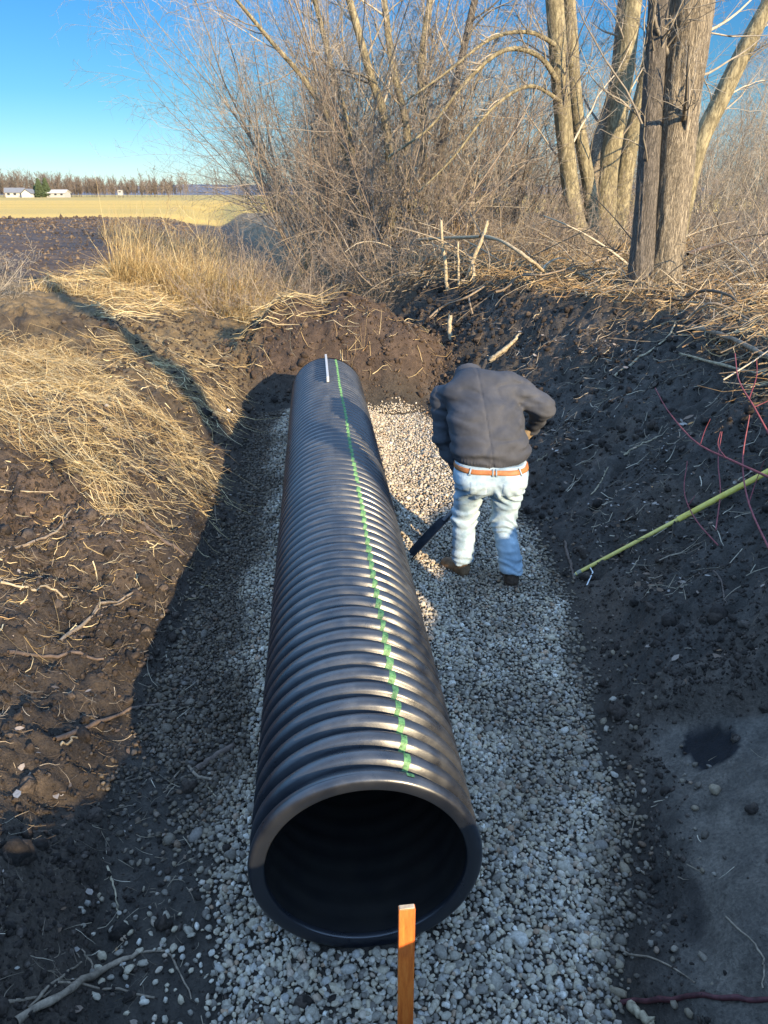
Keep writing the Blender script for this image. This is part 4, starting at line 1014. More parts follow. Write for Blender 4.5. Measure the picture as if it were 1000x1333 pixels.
# jacket
tors = [ell((.81, 5.235, 1.02), (.275, .20, .12)), ell((.80, 5.25, 1.12), (.285, .215, .17), 0, .15), ell((.765, 5.34, 1.26), (.290, .215, .20), .02, .35), ell((.72, 5.49, 1.42), (.285, .165, .165), .05, .5),
        ell((.69, 5.58, 1.50), (.12, .12, .085), 0, .3), ell((.87, 5.50, 1.45), (.15, .13, .12))]
def jacket_f(p):
    d = blendf(tors, .09)(p)
    aL = blendf([cone(shL, elL, .105, .082), cone(elL, wrL, .082, .058)], .03)(p)
    aR = blendf([cone((.955, 5.50, 1.475), elR, .118, .090), cone(elR, (1.182, 5.56, 1.145), .088, .058)], .03)(p)
    x_, y_, z = p[..., 0], p[..., 1], p[..., 2]
    wa = .0035*np.sin(z*75+x_*20+5*n3(p, 4, 31))+.008*n3(p, 8, 33)+.004*n3(p, 18, 34)
    d = np.minimum(smin(d, aL+wa, .035), smin(d, aR+wa, .035))
    d = d+.010*n3(p, 5, 21)+.007*n3(p, 11, 23)+.016*np.abs(n3(p, 3.4, 28))-.006+.008*np.exp(-(np.abs(n3(p, 2.2, 29))/.06)**2)
    d = d+.007*np.sin(z*60+9*np.abs(x_-.78)+4*n3(p, 3, 25))*np.exp(-((z-1.08)/.08)**2)
    d = d+.006*np.sin((x_*.75-z*.6)*75+4*n3(p, 3, 26))*np.exp(-((x_-.98)/.1)**2-((z-1.33)/.12)**2)
    # elastic hem gathered in
    g = np.exp(-((z-.985)/.022)**2); d = d+.008*g+.003*np.sin(np.arctan2(y_-5.23, x_-.80)*60)*np.exp(-((z-1.0)/.03)**2)
    # centre back seam
    d = d+.006*np.exp(-((x_-(.80-.16*(z-1.0)))/.006)**2)*(y_ < 5.6)
    d = np.maximum(d, np.maximum(.962-z, -((p-np.array(wrL))@(np.array(wrL)-np.array(elL))*-1)/np.linalg.norm(np.array(wrL)-np.array(elL))*(x_ < .66)-9*(z > .97)-9*(x_ >= .66)) if False else .962-z) if False else d
    lower = .955-z
    sleeveL = np.linalg.norm(p-np.array([.55, 5.48, .93]), axis=-1)-.24
    return np.maximum(d, np.minimum(lower, np.maximum(sleeveL, x_-.64)))
jac = body_part('jacket', jacket_f, (.28, 4.98, .70), (1.38, 5.78, 1.64), .0095, M['jacket'])
# collar
def collar_f(p):
    q = p-np.array([.665, 5.675, 1.515]); q = np.stack([q[..., 0], q[..., 1]*.45-q[..., 2]*.89, q[..., 1]*.89+q[..., 2]*.45], -1)
    r_ = np.hypot(q[..., 0]/1.15, q[..., 1]); return np.maximum(np.abs(r_-.080)-.011, np.abs(q[..., 2])-.045)-.004
body_part('collar', collar_f, (.52, 5.50, 1.36), (.82, 5.84, 1.68), .007, M['jacket'])
# belt: ring that follows the waistband
def belt_ring(z0, z1, off, mat, name, a0=0, a1=2*PI, n=96):
    me_o = jeans; V = []
    bv = BVHTree.FromObject(me_o, bpy.context.evaluated_depsgraph_get()); mat_w = Vector(MO)
    rings = []
    for z in np.linspace(z0, z1, 4):
        row = []
        for i in range(n+1):
            a = a0+(a1-a0)*i/n; d = Vector((math.cos(a), math.sin(a), 0)); c = Vector((.81, 5.22, z))-mat_w
            h = bv.ray_cast(c+d*.6, -d)
            p = h[0] if h[0] else c+d*.2
            row.append(np.array(p)+np.array(d)*off)
        rings.append(row)
    R_ = np.array(rings)
    # smooth round the waist
    for _ in range(3): R_[:, 1:-1] = (R_[:, :-2]+R_[:, 2:]+R_[:, 1:-1])/3
    inner = R_-np.stack([[np.array((math.cos(a0+(a1-a0)*i/n), math.sin(a0+(a1-a0)*i/n), 0))*off*1.6 for i in range(n+1)]]*4)
    A2 = np.concatenate([inner[:1], R_, inner[-1:]]); m, kk = A2.shape[:2]; idx = np.arange(m*kk).reshape(m, kk)
    q = np.stack([idx[:-1, :-1], idx[:-1, 1:], idx[1:, 1:], idx[1:, :-1]], -1)
    return mesh_np(name, A2.reshape(-1, 3), q.reshape(-1, 4), 4, mat, True, man)
bpy.context.view_layer.update()
belt_ring(.934, .968, .007, M['leather'], 'belt')
for a in (-1.62, -1.50, -2.35, -.75):
    belt_ring(.925, .978, .0125, M['jeans'], 'belt_loop', a-.022, a+.022, 4)
def patch_on(obj, name, mat, poly_uv, off, src_y=4.4):
    """thin cloth patch laid on the back of the trousers, projected straight along +Y"""
    bv = BVHTree.FromObject(obj, bpy.context.evaluated_depsgraph_get()); n = 14
    (x0, z0), (x1, z1) = poly_uv; V = []
    for j in range(n):
        for i in range(n):
            s, t_ = i/(n-1), j/(n-1); sh = abs(s-.5)*2
            x_ = x0+(x1-x0)*s; z = z1+(z0-z1)*t_*(1-.0*sh); 
            if j == n-1: z += .022*sh
            h = bv.ray_cast(Vector((x_, src_y, z))-Vector(MO), Vector((0, 1, 0)))
            p = h[0] if h[0] else Vector((x_, 5.1, z))-Vector(MO)
            edge = i in (0, n-1) or j in (0, n-1)
            V.append((p.x, p.y-(off if not edge else -.002), p.z))
    F_ = [(j*n+i, j*n+i+1, (j+1)*n+i+1, (j+1)*n+i) for j in range(n-1) for i in range(n-1)]
    me = bpy.data.meshes.new(name); me.from_pydata(V, [], [f_[::-1] for f_ in F_]); me.materials.append(mat); me.update()
    for p in me.polygons: p.use_smooth = True
    o = bpy.data.objects.new(name, me); COL.objects.link(o); o.parent = man; return o
M['pocket'] = m_cloth('washed_denim_pocket', (.24, .32, .38), (.43, .52, .56), 12, 700, .85, .3)
patch_on(jeans, 'pocket', M['pocket'], ((.630, .76), (.765, .885)), .006)
patch_on(jeans, 'pocket', M['pocket'], ((.870, .755), (1.005, .88)), .006)
# boots
def boot(a, heading, mat):
    a = np.array(a); z0 = float(H(a[0], a[1]))-.012; ca, sa = math.cos(heading), math.sin(heading); fw = np.array([ca, sa, 0])
    c = np.array([a[0], a[1], z0])
    fs = [cone(c+[0, 0, .09], c+[0, 0, .15], .052, .050), ell(c+[0, 0, .055], (.062, .052, .060), heading), ell(c+fw*.09+[0, 0, .052], (.115, .050, .045), heading), ell(c+fw*.175+[0, 0, .042], (.062, .052, .040), heading)]
    def f(p):
        d = blendf(fs, .035)(p)+.003*n3(p, 16, 51); return np.maximum(d, np.maximum(c[2]+.022-p[..., 2], p[..., 2]-c[2]-.23))
    lo = c+np.minimum(fw*.26, 0)-.09; hi = c+np.maximum(fw*.26, 0)+.09; lo[2] = z0; hi[2] = z0+.26
    o = body_part('boot', f, lo, hi, .007, mat)
    def g(p):
        q = p-c; x_ = q[..., 0]*ca+q[..., 1]*sa; y_ = -q[..., 0]*sa+q[..., 1]*ca
        o_ = np.maximum(np.maximum(np.abs(y_)-(.050+.006*np.sin(x_*16)), -x_-.066), x_-.238)
        o_ = np.maximum(o_, np.hypot(np.maximum(x_-.18, 0), y_)-.060)
        hl = np.where((x_ > .03) & (x_ < .07), .009, 0.0)
        return np.maximum(np.maximum(o_, q[..., 2]-.028), hl-q[..., 2]+.001)
    v, q = surfnet(g, lo, hi, .007); s = mesh_np('sole', v-MO, q, 4, M['boot_dark'], False, o)
boot(anL, 2.25, M['boot']); boot((1.003, 5.045, 0), 1.62, M['boot_dark'])

# ------------------------------------------------------------------ shovel
shv = empty('shovel', tipS, 'dirty steel shovel with a wooden handle, its flat blade pushed against the pipe', 'shovel')
def rel(p, o=shv): return np.array(p)-np.array(o.location)
P = np.array([[rel(on_shaft(t)) for t in np.linspace(.34, 1.0, 12)]]); v, q = tubes(P, np.full((1, 12), .017), 12)
mesh_np('handle', v, q, 4, m_simple('weathered_handle', (.17, .13, .09), (.3, .23, .15), 60, .6, .3, .002, (1, 1, 1)), True, shv)
nv = np.array([-.69, -.10, .72]); nv -= sax*(nv@sax); nv /= np.linalg.norm(nv); wv = np.cross(sax, nv); wv /= np.linalg.norm(wv)
rows = []
for t, hw, cv in ((0, .04, .0), (.012, .068, .006), (.05, .078, .012), (.16, .080, .014), (.27, .078, .014), (.30, .068, .013), (.325, .03, .010), (.34, .021, .01)):
    for s in np.linspace(-1, 1, 13):
        rows.append(rel(on_shaft(t))+wv*s*hw*1.0+nv*(cv*1.4*s*s-cv*.4))
rows = np.array(rows).reshape(8, 13, 3); th_ = nv*.0035
top_ = rows.reshape(-1, 3); bot = (rows-th_).reshape(-1, 3); idx = np.arange(104).reshape(8, 13)
qs = np.stack([idx[:-1, :-1], idx[:-1, 1:], idx[1:, 1:], idx[1:, :-1]], -1).reshape(-1, 4)
edge = list(idx[0, :])+list(idx[1:, -1])+list(idx[-1, -2::-1])+list(idx[-2:0:-1, 0])
eq = [[edge[i], edge[i-1], edge[i-1]+104, edge[i]+104] for i in range(len(edge))]
mesh_np('blade', np.concatenate([top_, bot]), np.concatenate([qs, qs[:, ::-1]+104, np.array(eq)]), 4, m_simple('muddy_steel', (.014, .017, .022), (.034, .038, .046), 14, .85, .3, .003, spec=.1), False, shv)
P = np.array([[rel(on_shaft(t)) for t in np.linspace(.30, .42, 6)]]); v, q = tubes(P, np.linspace(.024, .021, 6)[None], 14)
mesh_np('socket', v, q, 4, m_simple('socket_steel', (.05, .05, .055), (.11, .11, .115), 14, .45, .3, .003, spec=.5, metal=.3), True, shv)

# ------------------------------------------------------------------ sticks, pole, bits: all traced, then laid on the terrain
def hit(px, py, off=0.0):
    a, b = (px-500)/F, (666.5-py)/F; d = np.array([a, cp+b*sp, -sp+b*cp])
    t = np.arange(1.2, 40, .01); p = np.array([0, 0, CAMZ])+t[:, None]*d; g = H(p[:, 0], p[:, 1])+off-p[:, 2]
    k = np.argmax(g > 0); 
    if g[k] <= 0: k = len(t)-1
    return p[k]
M['stick'] = m_island('dead_branch', [(0, (.22, .17, .12)), (1, (.27, .21, .15))], .85, 28, (.4, 1.4), .6, .006)
M['stick_dark'] = m_island('dark_branch', [(0, (.09, .065, .05)), (1, (.15, .11, .085))], .8, 40, (.55, 1.3), .4, .004)
M['stick_pale'] = m_island('pale_barkless_branch', [(0, (.36, .29, .19)), (1, (.42, .34, .22))], .8, 28, (.4, 1.35), .6, .006)
def stick(name, pts, r0, r1, mat, label, cat='branch', group=None, forks=(), offs=None, wig=.012, mats=None):
    """pts: (px,py[,lift above the ground])"""
    def line(pp, ra, rb, n):
        W_ = np.array([hit(q[0], q[1], (q[2] if len(q) > 2 else 0)+ra*.7) for q in pp])
        c = catmull(W_, n) if len(W_) > 2 else W_[0]+(W_[1]-W_[0])*np.linspace(0, 1, n)[:, None]
        c = c+rng.normal(0, wig*.35, c.shape)*np.array([1, 1, .4])
        lifted = any(len(q) > 2 for q in pp)
        if not lifted: c[:, 2] = np.maximum(c[:, 2], H(c[:, 0], c[:, 1])+ra*.3)
        return c, np.linspace(ra, rb, n)*(1+.12*rng.normal(size=n))
    c, r = line(pts, r0, r1, 14); o = c[0].copy(); parts = [tubes((c-o)[None], r[None], 9)]
    for fp, fa, fb_ in forks:
        c2, r2 = line(fp, fa, fb_, 10); parts.append(tubes((c2-o)[None], r2[None], 7))
    v, f = cat_meshes(parts)
    ends = []
    n = len(v)
    ob = mesh_np(name, v, f, 4, mat); ob.location = o
    return tag(ob, label, cat, group)
GL, GR = 'dead branches lying on the left bank', 'dead branches lying on the right bank'
FB = 'fallen_branch'
stick(FB, [(78, 835), (115, 808), (160, 780), (205, 762)], .014, .006, M['stick'], 'dark forked stick on the left bank below the straw heap', group=GL, forks=[([(110, 812), (150, 788), (190, 766)], .007, .004)])
stick(FB, [(0, 720), (45, 705), (75, 690), (92, 664)], .012, .006, M['stick'], 'curved stick on the smooth brown soil at the left edge', group=GL)
stick(FB, [(10, 850), (70, 855), (135, 858)], .013, .008, M['stick_dark'], 'straight dark stick lying level near the left edge below the forked one', group=GL)
stick(FB, [(70, 965), (130, 940), (180, 922), (240, 912)], .014, .006, M['stick_dark'], 'long thin dark branch pointing from the mud onto the shaded left gravel', group=GL)
stick(FB, [(78, 972), (118, 955)], .007, .006, M['stick_pale'], 'short yellow green stalk under the long thin branch on the left', group=GL)
stick(FB, [(255, 1003), (280, 985), (308, 968)], .018, .016, M['stick_dark'], 'thick short black limb on gravel left of the pipe mouth', group=GL)
stick(FB, [(242, 992), (262, 1012), (285, 1018), (300, 1045), (312, 1085)], .009, .004, M['stick'], 'grey branching twig on gravel just left of the pipe', group=GL, forks=[([(242, 992), (228, 1012), (214, 1033)], .007, .004), ([(262, 1012), (290, 1015)], .005, .003)])
stick(FB, [(20, 1330), (85, 1290), (140, 1260), (180, 1240)], .017, .010, M['stick'], 'thick grey branch in the bottom corner with several side twigs', group=GL, forks=[([(35, 1315), (70, 1280), (105, 1255)], .007, .004), ([(180, 1240), (215, 1240), (235, 1268), (250, 1300)], .006, .003), ([(0, 1305), (60, 1298), (130, 1290), (200, 1300)], .007, .004), ([(125, 1270), (118, 1255), (105, 1235)], .006, .003)])
stick(FB, [(0, 757), (45, 770), (88, 778)], .009, .006, M['stick_pale'], 'pale stalk running in from the left edge above the forked stick', group=GL)
stick(FB, [(0, 638), (35, 640), (70, 640)], .006, .004, M['stick_pale'], 'thin straight pale stalk lying on smooth brown soil', group=GL)
stick(FB, [(90, 670), (150, 668), (210, 662)], .006, .004, M['stick_pale'], 'thin pale stalk pointing out of the lower straw heap', group=GL)
stick(FB, [(185, 680), (215, 705), (240, 725)], .016, .013, M['stick_dark'], 'stout dark root poking out under the straw heap', group=GL)
stick(FB, [(250, 605), (275, 640, .03), (282, 680, .05)], .005, .003, M['stick'], 'bent dry stem hanging over the trench edge from the straw', group=GL)
stick(FB, [(310, 1062), (290, 1045), (268, 1020)], .005, .003, M['stick_pale'], 'pale thin root beside the pipe flank on the gravel', group=GL)
stick(FB, [(140, 1130), (150, 1160), (155, 1195)], .005, .003, M['stick_pale'], 'tiny pale stem standing on dark mud at lower left', group=GL)
stick(FB, [(800, 490), (835, 465), (868, 440), (880, 420)], .014, .009, M['stick_pale'], 'long pale barkless stick on the shaded right bank below the big tree', group=GR, forks=[([(868, 440), (900, 428), (935, 432)], .008, .004)])
stick(FB, [(638, 470), (650, 460), (668, 445), (677, 434)], .034, .020, M['stick_pale'], 'thick pale broken limb behind the shoulder of the bent man', group=GR)
stick(FB, [(548, 425), (575, 400, .05), (605, 388, .08), (632, 372, .08)], .018, .012, M['stick'], 'arching tan branch running from the mound up the dark bank', group=GR, forks=[([(575, 400, .04), (560, 415), (530, 415)], .01, .006)])
stick(FB, [(655, 380), (675, 360, .15), (715, 356, .2), (770, 340, .1)], .018, .010, M['stick'], 'bowed tan branch on the bank top in front of the slim trunks', group=GR)
stick(FB, [(760, 345, .1), (820, 330, .25), (880, 352, .1)], .020, .012, M['stick'], 'low bowed branch beside the foot of the big tree', group=GR)
stick(FB, [(895, 330, .3), (940, 318, .35), (1000, 312, .3)], .035, .03, M['stick_dark'], 'dark log lying level right of the big trunk', group=GR)
stick(FB, [(890, 420), (925, 395, .2), (965, 410, .05), (1000, 430)], .016, .008, M['stick'], 'curved grey branch on the bank top right of the big tree', group=GR)
stick(FB, [(955, 355, .1), (978, 330, .3), (1010, 300, .6)], .02, .015, M['stick_pale'], 'pale slanting branch propped in the brush at the right edge', group=GR)
stick(FB, [(900, 425), (950, 440, .05), (1010, 470, .05)], .03, .022, M['stick'], 'thick brown root on the right bank above the red shoots', group=GR)
stick(FB, [(885, 460), (940, 475, .05), (1005, 490, .02)], .016, .010, M['stick_pale'], 'pale straight branch at the right edge above the red shoots', group=GR)
stick(FB, [(812, 596), (832, 580), (855, 570)], .010, .006, M['stick_pale'], 'small frayed pale stick in the middle of the right bank', group=GR)
stick(FB, [(740, 350, .15), (790, 372), (835, 390)], .014, .008, M['stick'], 'thin crossing branch at the left of the big tree foot', group=GR)
stick(FB, [(905, 750), (930, 745), (942, 765), (945, 800)], .006, .004, M['stick_dark'], 'thin dark hooked root on the clay below the yellow pole', group=GR)
stick(FB, [(735, 705), (742, 730), (748, 755)], .014, .010, M['stick_dark'], 'short dark stake of wood at the tip of the yellow pole', group=GR)
stick(FB, [(810, 1302), (880, 1300), (940, 1298), (1003, 1305)], .010, .008, M['maroon'], 'dark red stem lying across the bottom right corner', group=GR)
stick(FB, [(720, 1205), (800, 1235), (850, 1250), (905, 1280)], .005, .003, M['stick'], 'thin reddish grey twig across gravel edge at lower right', group=GR)
stick(FB, [(945, 1195), (985, 1232), (993, 1260), (988, 1290)], .004, .003, M['stick'], 'thin kinked twig on smooth clay at the lower right', group=GR)
stick(FB, [(822, 1308), (836, 1322), (850, 1334)], .018, .012, M['stick_pale'], 'pale split wood chip at the bottom right beside the gravel', 'wood chip', group=GR)
for i, (a, b, lab) in enumerate([((770, 470), (795, 452), 'short pale splinter on the dark bank right of the man'), ((695, 415), (705, 400), 'tiny forked twig on the dark bank above the man'), ((770, 645), (790, 610), 'thin stem on the dark bank between man and red shoots'), ((700, 600), (712, 592), 'white grass stalk just right of the man')]):
    stick(FB, [a, ((a[0]+b[0])/2+3, (a[1]+b[1])/2), b], .008, .005, M['stick_pale'], lab, group=GR)
# branches across the brush near the thicket foot
def stump(px, py, px2, py2, D, r0, r1, label, mat=M['stick_pale']):
    a = np.array(at_depth(px, py, D)); a[2] = min(a[2], float(H(a[0], a[1])))-.05; b = np.array(at_depth(px2, py2, D+.1))
    P = (a+(b-a)*np.linspace(0, 1, 7)[:, None])+rng.normal(0, .008, (7, 3)); v, q = tubes((P-a)[None], np.linspace(r0, r1, 7)[None]*(1+.05*rng.normal(size=(1, 7))), 9)
    # jagged broken top
    v = v.reshape(7, 9, 3); v[-1] += (b-a)/np.linalg.norm(b-a)*rng.uniform(0, .10, 9)[:, None]; v = v.reshape(-1, 3)
    o = mesh_np('cut_sapling', v, [q, np.arange(54, 63)[None]], [4, 9], mat); o.location = a
    return tag(o, label, 'stump', 'broken sapling stems in front of the thicket')
DS = 12.4
stump(584, 345, 574, 290, DS, .032, .022, 'upright broken sapling stem, leftmost of the cut ones before the thicket')
stump(598, 352, 597, 320, DS-.1, .022, .016, 'short straight cut stem between the two tall broken ones')
stump(607, 350, 634, 293, DS, .038, .026, 'thick pale broken sapling leaning right in front of the thicket')
stump(618, 356, 617, 348, DS-.3, .03, .024, 'lowest stub at the foot of the leaning broken sapling')
stump(587, 431, 586, 417, 11.0, .035, .032, 'short pale post stub at the right end of the brown mound')
stump(617, 425, 612, 395, 11.2, .02, .012, 'slim splintered stem standing in the shaded bank above the man', M['stick'])
o = stick(FB, [(632, 308, .75), (655, 315, .8), (690, 338, .45), (706, 352, .2)], .03, .022, M['stick_pale'], 'pale curved limb drooping right from the leaning broken sapling', group=GR)
o = stick(FB, [(545, 312, .6), (580, 310, .75), (625, 308, .8)], .026, .026, M['stick_pale'], 'pale limb lying level across the broken saplings', group=GR)

# yellow pole on the right bank
def m_pole(n, a, b): return m_simple(n, a, b, 30, .45, .15, .001, (1, 1, 1), .5)
pa, pb, pc = hit(750, 747, .02), hit(880, 672, .06), hit(1075, 574, .12)
pb = pa+(pc-pa)*((pb-pa)@(pc-pa))/((pc-pa)@(pc-pa))
pole = empty('pole', pa, 'long yellow green telescoping pole lying on the shaded right bank', 'pole')
P = np.array([pa+(pb+(pc-pa)*.03-pa)*t for t in np.linspace(0, 1, 8)])-pa; v, q = tubes(P[None], np.full((1, 8), .0150), 14)
mesh_np('inner_section', v, q, 4, m_pole('green_yellow_fibreglass', (.60, .47, .10), (.72, .58, .16)), True, pole)
P = np.array([pb+(pc-pb)*t for t in np.linspace(0, 1, 10)])-pa; v, q = tubes(P[None], np.full((1, 10), .0215), 16)
mesh_np('outer_section', v, [q, np.arange(0, 16)[None], np.arange(144, 160)[None]], [4, 16, 16], m_pole('yellow_fibreglass', (.58, .44, .06), (.70, .56, .12)), True, pole)
u_ = (pc-pa)/np.linalg.norm(pc-pa)
P = np.array([pa-u_*.015, pa+u_*.02, pa+u_*.05])-pa; v, q = tubes(P[None], np.array([[.010, .0175, .0175]]), 14)
mesh_np('end_cap', v, [q, np.arange(0, 14)[None]], [4, 14], m_simple('grey_cap', (.25, .24, .18), (.35, .34, .25), 30, .6), True, pole)
tail = np.array([pa+u_*.12, hit(772, 745, .03), hit(764, 762, .01)])-pa; v, q = tubes(tail[None], np.full((1, 3), .005), 8)
mesh_np('tie', v, q, 4, m_simple('white_cord', (.6, .6, .58), (.7, .7, .68), 30, .7), True, pole)

# red shoots on the right bank
def shoot(lines, label):
    W0 = None; parts = []
    for pts, r0, r1 in lines:
        c = catmull(np.array([hit(q[0], q[1], q[2]) for q in pts]), 14)
        if W0 is None: W0 = c[0].copy()
        parts.append(tubes((c-W0)[None], np.linspace(r0, r1, 14)[None], 7))
    v, f = cat_meshes(parts); o = mesh_np('red_shoot', v, f, 4, M['redstem']); o.location = W0
    return tag(o, label, 'shrub', 'red stemmed shoots on the right bank')
shoot([([(1003, 622, .25), (950, 598, .3), (905, 575, .25), (870, 535, .12), (853, 505, .03)], .009, .004), ([(912, 578, .25), (918, 560, .3), (925, 545, .32)], .004, .002), ([(945, 596, .3), (935, 580, .35), (938, 562, .36)], .004, .002)], 'long red shoot arching left over the bank above the yellow pole')
shoot([([(1004, 720, .02), (975, 655, .12), (967, 600, .25), (976, 540, .5)], .007, .004), ([(975, 655, .12), (985, 625, .2), (995, 600, .3)], .004, .002)], 'upright red shoot crossing the yellow pole near the right edge')
shoot([([(932, 690, .02), (938, 640, .1), (935, 600, .2), (940, 562, .3)], .005, .003)], 'slim red shoot crossing the middle of the yellow pole')
shoot([([(935, 710, .02), (905, 675, .08), (891, 640, .14), (895, 600, .22)], .005, .003), ([(895, 660, .1), (905, 645, .14)], .003, .002)], 'short bent red shoot at the joint of the yellow pole')
shoot([([(1004, 570, .2), (982, 530, .35), (962, 495, .4), (957, 460, .45)], .008, .004), ([(975, 520, .35), (985, 490, .4), (985, 468, .45)], .005, .003), ([(982, 530, .35), (1004, 520, .4)], .004, .003)], 'topmost red shoot at the right edge of the bank')

# white cup-like bit at the trench edge
wp = hit(303, 540, .01); P = np.array([wp, wp+np.array([-.07, .06, .05])])
P = P[0]+(P[1]-P[0])*np.linspace(0, 1, 5)[:, None]; v, q = tubes((P-wp)[None], np.array([[.012, .014, .016, .018, .019]]), 14)
o = mesh_np('paper_scrap', v, [q, np.arange(0, 14)[None]], [4, 14], m_simple('white_paper', (.75, .76, .8), (.85, .85, .87), 30, .6)); o.location = wp
tag(o, 'small white rolled scrap on the left trench edge', 'scrap')

# ------------------------------------------------------------------ far distance
GZF = float(H(-60, 300, False))
v_parts = []
def far_trees(n, x0, x1, y0, y1, h0, h1, seed, strands=26):
    r = np.random.default_rng(seed); x = r.uniform(x0, x1, n); y = r.uniform(y0, y1, n); h = r.uniform(h0, h1, n)*(.5+.75*vn(x*.03, y*0, 3)+.2*vn(x*.2, y*0, 4))
    P0 = np.zeros((n, 5, 3)); t = np.linspace(0, 1, 5); P0[:, :, 0] = x[:, None]+r.normal(0, .25, (n, 5)).cumsum(1)*t; P0[:, :, 1] = y[:, None]; P0[:, :, 2] = GZF+h[:, None]*t
    R0 = (.007*h)[:, None]*np.linspace(1, .3, 5)
    P1, R1 = children(P0, R0, strands, .15, 1, .34, .6, .12, .12, 4, .6, .5, r=r, rmin=.05)
    P2, R2 = children(P1, R1, 5, .2, 1, .5, .6, .1, .15, 3, .7, .6, r=r, rmin=.045)
    return [tubes(P0, R0, 4), tubes(P1, R1, 3), tubes(P2, R2, 3)]
v, f = cat_meshes(far_trees(620, -330, -118, 420, 480, 6, 10.5, 1, 30))
tag(mesh_np('distant_wood', v, f, 4, M['far_twig'], False), 'grey brown leafless wood along the far edge of the field', 'wood', kind='stuff')
v, f = cat_meshes(far_trees(300, -118, 330, 330, 520, 8, 13, 2, 14))
tag(mesh_np('distant_wood_behind', v, f, 4, M['far_twig'], False), 'bare far wood seen through gaps between the trunks', 'wood', kind='stuff')
# low far ridge
xs = np.linspace(-700, 500, 90); hh = 13+5*fbm(xs, xs*0, .006, 3, 5)
V = []
for i, x_ in enumerate(xs):
    for yy, k_ in ((1150, 0), (1230, .7), (1300, 1), (1400, .6), (1480, 0)): V.append((x_, yy, 1.0+hh[i]*k_))
idx = np.arange(len(V)).reshape(-1, 5); q = np.stack([idx[:-1, :-1], idx[1:, :-1], idx[1:, 1:], idx[:-1, 1:]], -1)
tag(mesh_np('hills', np.array(V), q.reshape(-1, 4), 4, m_simple('far_ridge', (.10, .12, .17), (.14, .16, .20), .02, .95)), kind='structure')  # distance haze put into the ridge's blue colour
# houses
def prism(name, w_, d_, h_, rh, mat_w, mat_r, loc, rot, label, cat, chim=True, win=3):
    root = empty(name, loc, label, cat); root.rotation_euler = (0, 0, rot)
    def mk(nm, V, F_, mt, par=root):
        me = bpy.data.meshes.new(nm); me.from_pydata(V, [], F_); me.materials.append(mt); me.update(); o = bpy.data.objects.new(nm, me); COL.objects.link(o); o.parent = par; return o
    a, b = w_/2, d_/2
    mk('wall', [(-a, -b, -.3), (a, -b, -.3), (a, b, -.3), (-a, b, -.3), (-a, -b, h_), (a, -b, h_), (a, b, h_), (-a, b, h_), (-a, 0, h_+rh), (a, 0, h_+rh)],
       [(0, 1, 5, 4), (1, 2, 6, 9, 5), (2, 3, 7, 6), (3, 0, 4, 8, 7)], mat_w)
    e = .5
    mk('roof', [(-a-e, -b-e, h_-.2), (a+e, -b-e, h_-.2), (a+e, 0, h_+rh+.05), (-a-e, 0, h_+rh+.05), (-a-e, b+e, h_-.2), (a+e, b+e, h_-.2),
                (-a-e, -b-e, h_-.0), (a+e, -b-e, h_), (a+e, 0, h_+rh+.27), (-a-e, 0, h_+rh+.27), (-a-e, b+e, h_), (a+e, b+e, h_)],
       [(0, 3, 2, 1), (3, 4, 5, 2), (6, 7, 8, 9), (9, 8, 11, 10), (0, 1, 7, 6), (4, 10, 11, 5), (0, 6, 9, 3), (3, 9, 10, 4), (1, 2, 8, 7), (2, 5, 11, 8)], mat_r)
    for i in range(win):
        x_ = -a+w_*(i+.5)/win
        mk('window', [(x_-.6, -b-.04, 1.0), (x_+.6, -b-.04, 1.0), (x_+.6, -b-.04, 2.2), (x_-.6, -b-.04, 2.2), (x_-.6, -b+.05, 1.0), (x_+.6, -b+.05, 1.0), (x_+.6, -b+.05, 2.2), (x_-.6, -b+.05, 2.2)],
           [(0, 1, 2, 3), (0, 4, 5, 1), (1, 5, 6, 2), (2, 6, 7, 3), (3, 7, 4, 0)], M['glass'])
    return root
M['glass'] = m_simple('dark_window', (.03, .035, .045), (.05, .055, .065), 1, .15, spec=.6)
mw = m_simple('white_siding', (.33, .33, .33), (.40, .40, .39), 2, .8); mr = m_simple('grey_shingle', (.14, .15, .17), (.2, .21, .23), 3, .9)
mg = m_simple('grey_siding', (.42, .44, .47), (.5, .52, .55), 2, .8)
def fx(px, y): return float(at_depth(px, 252, y).x)
prism('farm_house', 8.6, 7, 2.3, 1.9, mw, mr, (fx(20, 400), 400, GZF), .35, 'grey roofed white house, wider of the two at the far wood edge', 'house', win=3)
prism('garage', 5, 5.4, 1.9, 1.8, mg, mr, (fx(38, 396), 396, GZF), 1.4, 'small gabled garage attached beside the wider far house', 'garage', win=1)
prism('bungalow', 9.5, 6, 2.1, 1.2, mw, m_simple('pale_roof', (.45, .45, .45), (.55, .55, .54), 3, .9), (fx(76, 400), 400, GZF), -.1, 'long low white house right of the evergreens at the wood edge', 'house', win=3)
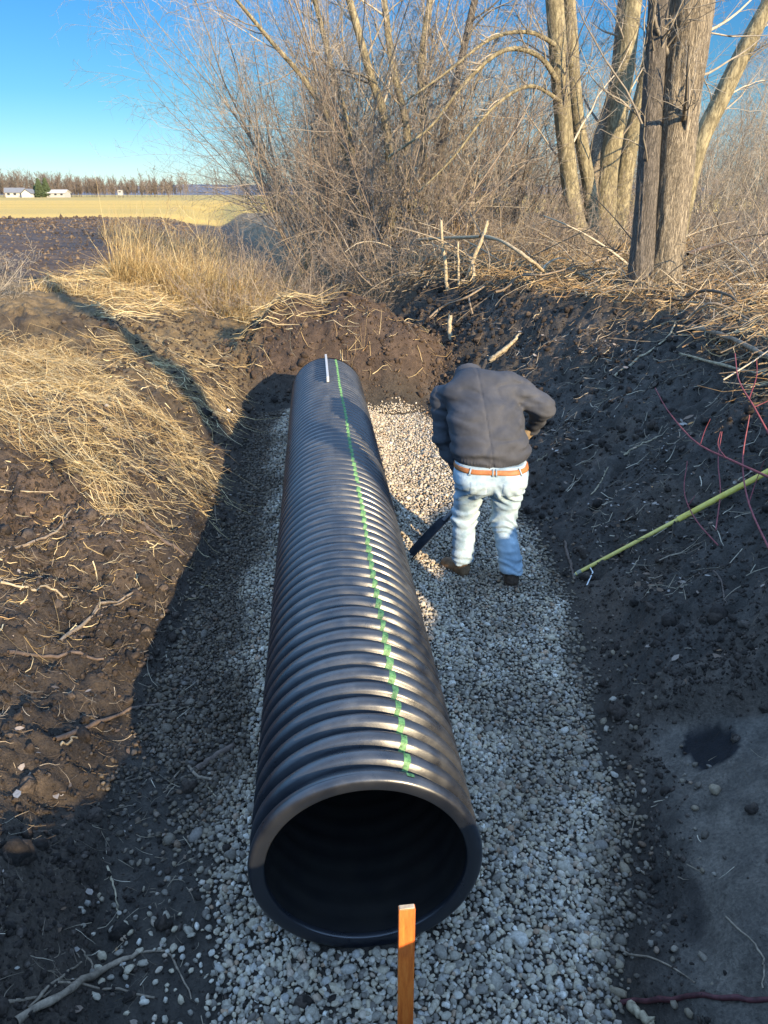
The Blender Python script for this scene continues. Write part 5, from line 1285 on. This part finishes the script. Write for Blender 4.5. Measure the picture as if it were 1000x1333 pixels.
# evergreens
def evergreen(px, y, h, seed, label):
    r = np.random.default_rng(seed); root = empty('evergreen_tree', (fx(px, y), y, GZF), label, 'tree', 'evergreens between the far houses')
    P = np.array([[[0, 0, -.2], [0, 0, h*.5], [0, 0, h*.95]]]); v, q = tubes(P, np.array([[.3, .2, .06]]), 6); mesh_np('trunk', v, q, 4, M['bark_dark'], True, root)
    n = 1500; t = r.uniform(.08, 1, n); a = r.uniform(0, 2*PI, n); rad = (1-t)**.8*h*.27*r.uniform(.5, 1.15, n)+.2
    c = np.stack([rad*np.cos(a), rad*np.sin(a), t*h-rad*.15], 1)
    v, f = lumps(c, np.stack([r.uniform(.2, .55, n), r.uniform(.15, .4, n), r.uniform(.08, .25, n)], 1), 0, .2); mesh_np('crown', v, f, 3, M['needle'], False, root)
M['needle'] = m_island('needles', [(0, (.035, .055, .03)), (1, (.075, .10, .045))], .9, 2, (.6, 1.3), .1)
evergreen(52, 396, 8.5, 1, 'left taller evergreen between the two far houses')
evergreen(61, 399, 8.8, 2, 'right evergreen close beside the long low far house')
evergreen(47, 405, 5.5, 3, 'short evergreen at the left foot of the tall far ones')
# white hunting blind on legs
hb = empty('hunting_blind', (fx(157, 330), 330, GZF), 'small white box blind on legs at the field edge before the wood', 'hunting blind')
o = box_mesh('cabin', 2.0, 1.7, 1.7, mw, hb, .02, 4); o.location = (0, 0, 1.1)
for a in (-1, 1):
    for b in (-1, 1):
        o = box_mesh('leg', 1.25, .12, .12, M['bark_dark'], hb, .01, 3); o.location = (a*.7, b*.7, -.1)
o = box_mesh('roof', .12, 2.0, 2.0, mr, hb, .02, 3); o.location = (0, 0, 3.1)
o = box_mesh('window', .45, 1.0, .05, M['glass'], hb, .01, 3); o.location = (0, -.87, 2.2)
# ditch water
wz = .60
me = bpy.data.meshes.new('water'); me.from_pydata([(-4.6, 15.5, wz), (-1.6, 15.5, wz), (-5.5, 26, wz), (-8.5, 26, wz)], [], [(0, 1, 2, 3)])
me.materials.append(m_simple('ditch_water', (.02, .025, .03), (.03, .035, .04), 3, .08, .1, .01, spec=.6)); me.update()
wo_ = bpy.data.objects.new('water', me); COL.objects.link(wo_); tag(wo_, kind='structure')
